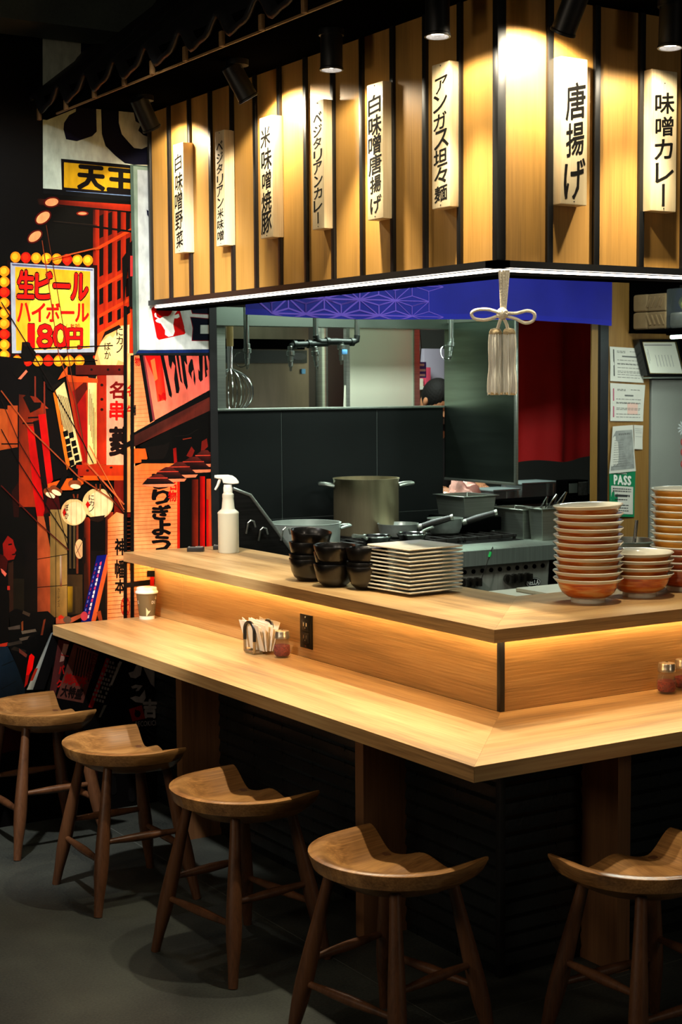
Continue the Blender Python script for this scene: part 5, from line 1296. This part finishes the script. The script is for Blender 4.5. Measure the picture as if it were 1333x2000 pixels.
M([(74, 810), (88, 808), (103, 938), (92, 950)], '#d5241a'); M([(88, 798), (106, 798), (133, 930), (104, 938)], '#2a1711')
M([(92, 972), (113, 966), (118, 996), (84, 1006)], '#7c1413')
M([(36, 990), (68, 990), (72, 1060), (36, 1060)], '#241610')
LN([(54, 816), (74, 815)], 3, '#181010'); LN([(43, 827), (66, 826)], 3, '#181010')
# planks and beams
M([(128, 735), (250, 735), (250, 905), (160, 910)], '', ['#c0642c', '#e48444', '#ec9450', '#c86a34'])
M([(140, 765), (166, 745), (172, 900), (162, 905)], '#c22c12'); M([(146, 762), (168, 742), (170, 760), (150, 790)], '#8c3414')
M([(103, 768), (110, 760), (138, 905), (130, 918)], '#e0a040')
M([(108, 762), (125, 746), (160, 900), (138, 912)], '#e6d6b0')
for k in range(8): LN([(113+k*2.6, 770+k*1), (120+k*3.2, 830+k*4)], 1.2, '#6a4436')
for k, (x, y) in enumerate(((122, 843), (133, 846), (126, 858), (138, 862), (128, 872), (141, 876), (130, 884), (144, 890), (134, 900), (147, 904))): M([(x, y), (x+9, y-3), (x+11, y+8), (x+2, y+11)], '#1a1410')
M([(171, 736), (188, 734), (188, 905), (170, 908)], '', ['#e6dcba', '#f0d8a8', '#f0d4a0', '#e4d2a8'])
for k in range(6): LN([(174+k*2.2, 760+k*9), (173.6+k*2.2, 830+k*12)], 1, '#7a5a3c')
M([(171, 733), (188, 733), (186, 742), (172, 745)], '#3a2416')
M([(189, 733), (207, 733), (207, 907), (188, 907)], '', ['#b8481c', '#c4541e', '#d8682a', '#cc5a22'])
for y in (752, 780, 800): EL(198, y, 3, 3, '#5a2410', 0, 10)
M([(131, 732), (150, 735), (190, 740), (190, 748), (131, 746)], '#d8823a')
R(147, 713, 262, 732, '', ['#8c3a24', '#a84a2c', '#9a4228', '#803220'])
for x in (178, 210, 232): EL(x, 722, 2.6, 2.6, '#3a1410', 0, 10)
M([(120, 728), (131, 715), (131, 733), (112, 742)], '#e08a44')
R(207, 733, 262, 908, '', ['#f0b8a8', '#f4c4b0', '#f8d4b8', '#f6c8b0'])
T('名', Q(212, 744, 242, 780), '#a81c1c', .035); T('串', Q(212, 782, 242, 822), '#e02a1c', .035); T('菱', Q(211, 832, 256, 892), '#4a2018', .04)
R(148, 908, 262, 930, '', ['#c8581e', '#e07a34', '#e0742e', '#bc4c18']); R(162, 929, 262, 938, '#e89030')
M([(92, 945), (126, 935), (162, 932), (162, 945), (140, 957), (92, 958)], '#e8923c')
EL(170, 919, 3, 2.5, '#7a2c10', 0, 10); EL(216, 913, 3, 2, '#7a2c10', 0, 10)
R(222, 938, 262, 1010, '#a8401c')
# street lamps (film spots) in the print
for P in ([(42, 668), (54, 668), (70, 690), (66, 704), (46, 706), (40, 694)], [(30, 712), (48, 712), (54, 722), (36, 742), (24, 730)], [(82, 735), (92, 722), (104, 738), (120, 748), (102, 764), (92, 758)], [(44, 776), (54, 768), (66, 786), (80, 786), (78, 796), (58, 806)]): M(P, '#1e1410')
EL(51, 672, 7.5, 4.5, '#4a3626'); M([(34, 740), (50, 722), (53, 726), (40, 741)], '#e0a088'); M([(94, 757), (118, 744), (120, 749), (100, 764)], '#3a2a1c')
# building fronts, lower left
R(-60, 1010, 78, 1200, '#1d140e')
R(72, 1008, 98, 1205, '', ['#c8845a', '#d09060', '#c08058', '#a87050']); R(97, 995, 131, 1205, '', ['#b8a478', '#d0bc90', '#b8a070', '#98845c'])
M([(84, 1005), (94, 1000), (97, 1040), (97, 1070)], '#3a2a1c')
R(25, 1130, 46, 1200, '#4a3c28'); R(15, 1095, 25, 1200, '#6a4a30'); R(46, 1060, 72, 1205, '', ['#221812', '#33241a', '#2e2018', '#1c1410'])
LN([(72, 1092), (131, 1082)], 1.4, '#2e2216'); LN([(72, 1147), (160, 1140)], 1.4, '#2e2216'); LN([(108, 1000), (108, 1205)], 1.2, '#5a4c34')
R(116, 1085, 120, 1145, '', ['#d8d0c0', '#c8a888', '#a06038', '#90603c']); T('カーティス', Q(111, 1148, 116, 1186), '#6a5a40', .0, True)
R(130, 1010, 222, 1210, '#1c120d'); R(130, 1122, 160, 1200, '', ['#6a563a', '#806a48', '#6a5a3c', '#4a3e2a'])
R(134, 1015, 146, 1110, '#8a7a5c'); R(138, 1015, 142, 1110, '#2a201a'); R(148, 1018, 152, 1120, '#a06a4a'); R(131, 1145, 141, 1196, '', ['#c8b040', '#a89030', '#6a5a28', '#8a7a34'])
R(146, 1145, 156, 1198, '#7a6848')
R(163, 1010, 175, 1210, '', ['#7c3c1c', '#c8662c', '#5a3a24', '#4a3020']); R(205, 1000, 220, 1210, '', ['#8a4a28', '#c46a34', '#4a3a30', '#5c4838']); R(175, 1075, 205, 1210, '#3a2a22')
EL(154, 1072, 9, 19, '#e8cfae'); LN([(146, 1062), (156, 1088)], 1, '#b84a34'); LN([(160, 1058), (148, 1080)], 1, '#6a4434'); R(160, 1050, 166, 1100, '#4a2a1a')
# hanging globe lanterns
def globe(cx, cy, rx, ry):
    EL(cx, cy, rx, ry, '#efd8b2', 0, 30); EL(cx+3, cy+2, rx*.78, ry*.85, '#f4e2c4', 0, 26)
    for k in (-.6, -.2, .2, .6): LN([(cx+k*rx, cy-ry*sqrt(1-k*k)*.95), (cx+k*rx*1.05, cy), (cx+k*rx, cy+ry*sqrt(1-k*k)*.95)], .7, '#d8bc94')
globe(143, 1000, 25, 26); globe(190, 983, 30, 30)
R(133, 970, 156, 975, '#20160f'); R(180, 950, 204, 955, '#20160f')
for x0 in (142, 186): LN([(x0, 945+(x0 < 150)*20), (x0+2, 958+(x0 < 150)*15)], 3, '#a8683a'); LN([(x0+9, 945+(x0 < 150)*20), (x0+8, 958+(x0 < 150)*15)], 3, '#a8683a')
M([(124, 992), (128, 1000), (124, 1010), (121, 1001)], '#d8301c'); M([(170, 978), (175, 985), (170, 993), (166, 985)], '#d8301c')
T('にカノ', Q(172, 966, 183, 1000), '#241812', .02, True); T('ぼか', Q(125, 984, 133, 1014), '#241812', .02, True)
M([(172, 1010), (204, 1006), (200, 1016), (190, 1020), (176, 1016)], '#5a3a26')
for cx, cy, ro in ((96, 965, .45), (108, 960, .45), (145, 948, .1)): EL(cx, cy-3, 13, 9, '#b07850', ro); EL(cx+1, cy+2, 10, 4.5, '#f6e4cc', ro)
M([(108, 950), (122, 928), (130, 932), (116, 956)], '#1e1612'); M([(140, 938), (143, 915), (151, 915), (150, 938)], '#1e1612')
# person walking at the left edge of the print
M([(-60, 1030), (8, 1040), (24, 1050), (30, 1072), (31, 1082), (27, 1092), (20, 1098), (-60, 1100)], '#150c0a')
M([(4, 1062), (14, 1046), (24, 1054), (27, 1066), (31, 1075), (28, 1079), (29, 1084), (26, 1092), (14, 1094), (6, 1088)], '#b8402c')
M([(-4, 1080), (8, 1086), (14, 1094), (12, 1112), (8, 1120), (-6, 1110)], '#7a2014')
M([(15, 1062), (22, 1061), (22, 1064), (15, 1065)], '#1c0c0a'); M([(22, 1082), (29, 1080), (28, 1084), (22, 1084)], '#5c1410')
M([(-60, 1105), (0, 1110), (14, 1134), (17, 1170), (16, 1260), (-60, 1262)], '#131110')
M([(0, 1110), (4, 1112), (12, 1120), (9, 1126), (2, 1118)], '#e8a090'); M([(-4, 1258), (14, 1254), (14, 1260), (0, 1266)], '#c8603c'); R(13, 1144, 18, 1152, '#d86a5a')
M([(-60, 1264), (14, 1262), (28, 1292), (48, 1340), (44, 1420), (-60, 1420)], '', ['#2a4a58', '#34566a', '#2c4a5a', '#22404e', '#1c3440', '#203848'])
LN([(2, 1300), (30, 1288)], 2, '#1e3642'); LN([(0, 1346), (30, 1330)], 2, '#1e3642')
# motorbikes
for P, c in (([(16, 1196), (30, 1188), (56, 1196), (92, 1193), (108, 1208), (100, 1226), (60, 1240), (20, 1236)], '#14100e'), ([(14, 1230), (60, 1236), (98, 1222), (100, 1250), (70, 1340), (46, 1340), (28, 1290), (16, 1262)], '#100d0c'),
             ([(14, 1225), (38, 1220), (38, 1228), (16, 1230)], '#8a8078'), ([(40, 1232), (68, 1228), (70, 1233), (42, 1238)], '#9a9084'), ([(36, 1246), (64, 1240), (62, 1246), (38, 1252)], '#8a8076'), ([(40, 1215), (44, 1212), (44, 1230), (41, 1232)], '#b07a50'),
             ([(84, 1210), (88, 1208), (82, 1240), (78, 1240)], '#a86a48'), ([(12, 1256), (40, 1250), (42, 1256), (14, 1262)], '#6a625a'), ([(44, 1192), (58, 1198), (56, 1204), (42, 1198)], '#7a6a5c'), ([(20, 1268), (26, 1262), (50, 1270), (48, 1276)], '#54483e'), ([(36, 1266), (52, 1278), (50, 1284), (36, 1274)], '#a06a5a')):
    M(P, c)
EL(62, 1252, 10, 12, '#1c1816'); EL(62, 1252, 6, 8, '#0c0a0a')
M([(56, 1280), (60, 1276), (66, 1282), (62, 1306), (54, 1320), (48, 1330), (52, 1300)], '#f02414'); M([(50, 1318), (56, 1318), (52, 1336), (46, 1342)], '#c83a20')
M([(108, 1206), (122, 1202), (132, 1208), (158, 1198), (160, 1204), (138, 1216), (108, 1218)], '#c88a6a'); EL(130, 1210, 8, 7, '#9a8676'); M([(112, 1204), (118, 1200), (124, 1206), (114, 1210)], '#d8643c')
# blue leaning board
M([(188, 1085), (207, 1083), (176, 1216), (156, 1218)], '#2438a0'); M([(207, 1083), (215, 1084), (185, 1215), (176, 1216)], '#dc9460'); M([(187, 1195), (195, 1192), (199, 1212), (192, 1213)], '#c07a50')
for k in range(14):
    y = 1098+k*8; x = 197-(y-1085)*.235; M([(x, y), (x+3.5, y-2), (x+2.5, y+5), (x-1, y+5)], ('#e8e0e8', '#d87aa0')[k % 3 == 0]); x2 = x-8; M([(x2, y+3), (x2+2.4, y+1), (x2+1.4, y+7), (x2-1, y+7)], ('#b04a8a', '#9aa0d8')[k % 2])
EL(163, 1203, 7, 9, '#d87a88')
# tall paper lantern left of the poles
M([(209, 1015), (226, 1000), (240, 1004), (240, 1210), (208, 1210)], '', ['#f0aa74', '#f4bc90', '#f8d0a8', '#f8d8b4', '#f4c08e'])
for k in range(24): LN([(209, 1022+k*8), (262, 1018+k*8)], .8, '#c07a44')
R(246, 1100, 300, 1210, '', ['#f6cc9c', '#f8d8b0', '#f4c494', '#e09a6a'])
for k in range(13): LN([(246, 1112+k*8), (298, 1108+k*8)], .8, '#c87a4a')
T('神', Q(222, 1050, 244, 1085), '#2a1a12', .03); T('幡', Q(222, 1092, 244, 1130), '#2a1a12', .03); T('本', Q(222, 1130, 244, 1160), '#2a1a12', .03)
EL(243, 1184, 9, 19, '#d8382a'); EL(243, 1184, 7.5, 17, '#f0b27c'); LN([(236, 1184), (250, 1180)], 2.4, '#d8382a'); LN([(238, 1172), (248, 1196)], 2.4, '#d8382a'); LN([(248, 1170), (238, 1198)], 2.4, '#d8382a')
# --- right hand shop front
R(246, 690, 262, 1000, '', ['#f4c898', '#f8d4aa', '#f6cea0', '#f0b480']); T('名', Q(246, 750, 262, 775), '#d8301c', .03); T('牛', Q(246, 790, 262, 812), '#d8301c', .03)
M([(258, 694), (300, 694), (300, 845), (258, 850)], '', ['#f0aa80', '#f4b890', '#f6c098', '#f8d0a8'])
for k in range(18): LN([(259, 704+k*8), (298, 702+k*8)], .5, '#dc9468')
T('物', Q(261, 696, 272, 716), '#c8281c', .03); T('幡', Q(258, 790, 264, 812), '#2a1a12', .03)
M([(277, 694), (416, 694), (416, 757), (296, 823)], '', ['#e8887a', '#ea9c90', '#e69c92', '#f4b49a'])
M([(270, 694), (277, 694), (297, 822), (291, 826)], '#221614'); M([(277, 694), (280, 694), (301, 820), (297, 822)], '#b06a70')
M([(281, 694), (313, 694), (323, 780), (306, 785), (300, 740)], '', ['#d8281c', '#e02c1c', '#e0402a', '#e87a50', '#e0482a'])
M([(292, 704), (300, 700), (306, 740), (300, 745)], '#f0a070'); M([(307, 769), (313, 772), (316, 766), (321, 768), (322, 784), (316, 778), (310, 784)], '#d0241a')
for P in ([(311, 694), (318, 694), (334, 770), (333, 777), (328, 772)], [(326, 694), (340, 694), (343, 720), (349, 760), (347, 768), (342, 768), (338, 740), (340, 715), (335, 706), (332, 722), (328, 712)], [(342, 694), (347, 694), (352, 735), (355, 750), (350, 744)], [(350, 694), (362, 694), (364, 712), (362, 712), (358, 705), (365, 755), (363, 762), (357, 748), (351, 700)],
          [(371, 701), (374, 702), (380, 740), (379, 754), (376, 742), (376, 722), (372, 728), (373, 742), (366, 726), (366, 714)], [(386, 694), (394, 694), (394, 742), (390, 746), (386, 740), (385, 720), (388, 726)], [(397, 694), (400, 694), (404, 722), (401, 724), (403, 734), (399, 738), (398, 722)], [(403, 694), (416, 694), (416, 714), (408, 712)]): M(P, '#1e1a22')
M([(252, 849), (416, 757), (416, 775), (252, 856)], '#191414'); M([(252, 854), (416, 771), (416, 798), (330, 838), (252, 876)], '', ['#7c4c3a', '#94584a', '#8c564a', '#a05c4a', '#6c4032'])
M([(270, 870), (330, 838), (416, 798), (416, 1075), (344, 1075), (344, 905), (300, 900)], '#1a1210')
for P, c in (([(282, 874), (320, 868), (330, 862), (326, 880), (318, 896), (290, 898)], '#3a2c22'), ([(336, 876), (342, 874), (344, 905), (338, 905)], '#c03420'), ([(362, 890), (372, 872), (378, 880), (372, 895)], '#b04a34'), ([(392, 862), (402, 856), (404, 872), (390, 886)], '#a84632')): M(P, c)
LN([(355, 858), (372, 855)], 1.5, '#c06a4a'); LN([(340, 852), (365, 850), (385, 838)], 1, '#4a3c34')
M([(258, 876), (282, 876), (286, 895), (280, 902), (258, 905)], '#e8984e'); R(274, 897, 326, 908, '#140f0c')
M([(258, 912), (275, 905), (345, 905), (345, 1080), (258, 1084)], '', ['#f2b684', '#eea468', '#f0aa72', '#f4c498', '#f4cca4'])
for k in range(22): LN([(259, 920+k*7.6), (345, 916+k*7.6)], .6, '#d08448')
R(344, 930, 349, 1075, '#e0501c'); R(349, 930, 372, 1075, '#191311'); R(372, 936, 385, 1075, '', ['#4a1e12', '#b4562a', '#c0602e', '#5c2818']); R(388, 930, 398, 1075, '', ['#a8160e', '#f03018', '#e82414', '#c01a10']); R(401, 935, 412, 1075, '', ['#d8804a', '#e89a68', '#e87a50', '#d83420'])
R(401, 975, 405, 1072, '#e0241a')
T('しりぎょう', ((294, 925), (332, 925), (332, 1076), (294, 1076)), '#2c1812', .055, True); T('名物', Q(326, 935, 343, 980), '#e03420', .03, True)
def pendant(x0, x1, y, h, cut=416):
    w = x1-x0; cx = (x0+x1)/2; cl = lambda x: min(x, cut)
    M([(cl(cx-w*.10), y-h), (cl(cx+w*.08), y-h), (cl(cx+w*.25), y-h*.62), (cl(x1), y-1), (x0, y), (cl(cx-w*.33), y-h*.62)], '', ['#8c4a40', '#9a5448', '#5a3834', '#3a2422', '#2a1c1c', '#6a3c36'])
    M([(x0, y), (cl(x1), y-1.5), (cl(x1-4), y+4), (cl(cx), y+5.5), (cl(x0+6), y+3)], '#f0b494')
    LN([(cl(cx-w*.33), y-h*.62), (cl(cx+w*.27), y-h*.64)], 1.6, '#e07a64')
for a in ((401, 440, 897, 20), (369, 428, 907, 28), (343, 412, 918, 26), (316, 384, 928, 26), (294, 362, 936, 24), (275, 340, 946, 20)): pendant(*a)
# --- beef sign
M([(252, 322), (416, 336), (416, 695), (258, 694)], '#7f8f88'); M([(258, 325), (416, 338), (416, 684), (266, 690)], '#a9b5ae'); M([(266, 332), (416, 345), (416, 688), (270, 683)], '', ['#c2c8cc', '#d4d6d8', '#e4e6e4', '#dfe3e0'])
M([(268, 684), (416, 682), (416, 689), (262, 692)], '#3d6296'); M([(258, 694), (266, 690), (416, 689), (416, 695)], '#44474a')
M([(284, 410), (290, 414), (300, 426), (305, 440), (292, 432), (285, 420)], '#1a2760')
M([(293, 604), (296, 600), (344, 596), (360, 650), (358, 653), (308, 664), (304, 660)], '#d8201e')
COW = [(299, 613), (302, 611), (304, 619), (310, 622), (318, 618), (326, 618), (331, 614), (336, 604), (344, 597), (347, 604), (341, 611), (338, 616), (347, 613), (350, 618), (344, 622), (338, 622), (336, 634), (339, 648), (336, 656), (327, 658), (320, 654), (320, 645), (312, 632), (303, 629), (301, 626), (306, 622), (300, 619)]
M(COW, '#eef0ec')
M([(342, 598), (347, 598), (358, 640), (355, 640)], '#d8201e')
for P in ([(368, 596), (416, 598), (416, 614), (374, 612)], [(370, 620), (416, 624), (416, 665), (373, 665), (375, 640)]): M([(x-1.2, y-1.2 if i < 2 else y+1.2) for i, (x, y) in enumerate(P)], '#c0405a'); M(P, '#142a58')
R(389, 635, 416, 652, '#dfe3e0')
# two black poles in front of the shop
R(239, 598, 246, 1206, '', ['#1c1210', '#241614', '#3c2a20', '#34241c']); R(252.5, 694, 259.5, 1206, '', ['#1a1210', '#241614', '#40302a', '#3a2a22'])
M([(239, 598), (250, 500), (247, 490), (236, 505)], '#1c1210'); M([(246, 480), (256, 470), (256, 600), (250, 600)], '#2a1612'); R(252, 500, 257, 540, '#c86a6a')
M([(239, 868), (252, 860), (252, 871), (239, 876)], '#2a201a'); M([(242, 1138), (300, 1130), (300, 1141), (242, 1147)], '#4a3c34'); R(285, 1114, 301, 1126, '#4a4440'); R(291, 1126, 299, 1148, '#e05034')
# wires across the print
for pts, w, c in (([(80, 470), (112, 690), (146, 790), (168, 905)], 1.6, '#a86a44'), ([(88, 440), (130, 690), (160, 860)], 1.4, '#8a5a3a'), ([(0, 590), (62, 690), (158, 860), (180, 905)], 2.0, '#2e1a14'), ([(0, 763), (58, 840), (150, 930), (216, 975), (240, 1000)], 2.4, '#c08058'), ([(0, 780), (36, 865), (110, 990), (130, 1070)], 1.4, '#4a2a1c'),
                  ([(0, 948), (72, 1020), (132, 1074)], 2.2, '#8a3a2a'), ([(0, 838), (36, 905), (90, 990), (132, 1055)], 1.8, '#1a110e'), ([(168, 905), (240, 985)], 3, '#d8946a'), ([(188, 930), (214, 970), (240, 1002)], 2.4, '#6a3a28'), ([(172, 870), (240, 995)], 1.6, '#e0a070'), ([(90, 508), (190, 484)], 2.6, '#c8824e')):
    LN(pts, w, c)
# --- lower part, under the counter
R(100, 1250, 300, 1420, '#141010'); R(-60, 1400, 305, 1640, '#120f0f')
M([(97, 1236), (103, 1233), (100, 1260), (62, 1346), (50, 1346)], '', ['#8a949a', '#b0b8bc', '#6a7278', '#a8aca8', '#c8c8c0']); M([(100, 1236), (112, 1260), (84, 1346), (62, 1346)], '#1c1e22')
M([(66, 1305), (72, 1304), (62, 1328), (56, 1330)], '#c05a34')
M([(112, 1248), (134, 1252), (106, 1354), (94, 1354)], '#8a5a58'); M([(122, 1256), (132, 1258), (122, 1290), (114, 1292)], '#c8b0a8'); T('バ', Q(112, 1298, 124, 1316), '#c83a34', .05); T('ク', Q(108, 1326, 120, 1342), '#c83a34', .05); LN([(117, 1278), (132, 1281)], 2, '#c83a34')
M([(142, 1256), (190, 1276), (160, 1372), (108, 1362)], '#9a7268')
for k in range(7): LN([(150+k*5, 1264+k*2), (140+k*5, 1318+k*2)], 2, '#3a2422')
T('焼肉丼', ((126, 1312), (170, 1320), (164, 1342), (120, 1334)), '#b8302c', .05); T('大特盛', ((120, 1336), (162, 1344), (156, 1366), (114, 1360)), '#4a2a28', .05); T('名代牛', ((176, 1274), (190, 1278), (176, 1330), (162, 1326)), '#8a3a38', .03, True)
M([(205, 1284), (212, 1286), (178, 1382), (170, 1380)], '#b8382c')
for r_ in range(10):
    for c_ in range(5):
        if (r_*5+c_) % 7 != 3: x = 206+c_*5.4-r_*3.4; y = 1288+r_*8+c_*1.5; M([(x, y), (x+3.6, y+.8), (x+2.6, y+6), (x-1, y+5)], '#a09a96')
M([(231, 1290), (236, 1292), (216, 1338), (212, 1336)], '#b0aca8'); M([(200, 1376), (206, 1376), (194, 1400), (190, 1400)], '#9a9692')
W_ = '#b8b2b0'
M([(264, 1297), (275, 1300), (272, 1318), (262, 1324), (252, 1322), (248, 1313), (258, 1310)], W_); M([(277, 1303), (299, 1309), (299, 1341), (292, 1335)], W_)
M([(253, 1340), (262, 1336), (276, 1338), (268, 1348), (262, 1349), (266, 1342), (256, 1344)], W_); M([(251, 1362), (262, 1358), (270, 1360), (280, 1346), (282, 1362), (276, 1372), (262, 1370)], W_)
T('吉', ((276, 1364), (304, 1364), (304, 1402), (276, 1402)), W_, .05)
M([(249, 1384), (274, 1376), (281, 1402), (256, 1408)], '#b03028'); EL(266, 1393, 6, 7, '#141010'); M([(260, 1388), (262, 1384), (266, 1388)], '#141010')
T('BECOKICH', ((261, 1408), (306, 1405), (306, 1415), (261, 1418)), W_, .0, fit='run')
for k in range(10): LN([(284+(k % 3)*5, 1424+k*4), (289+(k % 3)*4, 1427+k*4)], 1.6, '#6a6664')
M([(0, 1420), (42, 1416), (46, 1460), (2, 1470)], '#7a2c34')
for k in range(6): LN([(70+k*3, 1430+k*12), (84+k*3, 1424+k*14)], 2, '#4a4444')
M([(100, 1430), (124, 1420), (110, 1470)], '#8a2420')
for k in range(9): EL(180+(k*37) % 110, 1500+(k*23) % 60, 7, 10, ('#3a3434', '#5a2a2c')[k % 3 == 0])
mo = mu.build('mural', attr_mat('mural_print', .7, .08), None, sharp=None, loc=(-.9, MUY, 1.5), fix=False)
tag(mo, 'large printed wall mural of a neon-lit Japanese street with signs and lanterns', 'mural')
bpy.data.objects.remove(_fo, do_unlink=True)
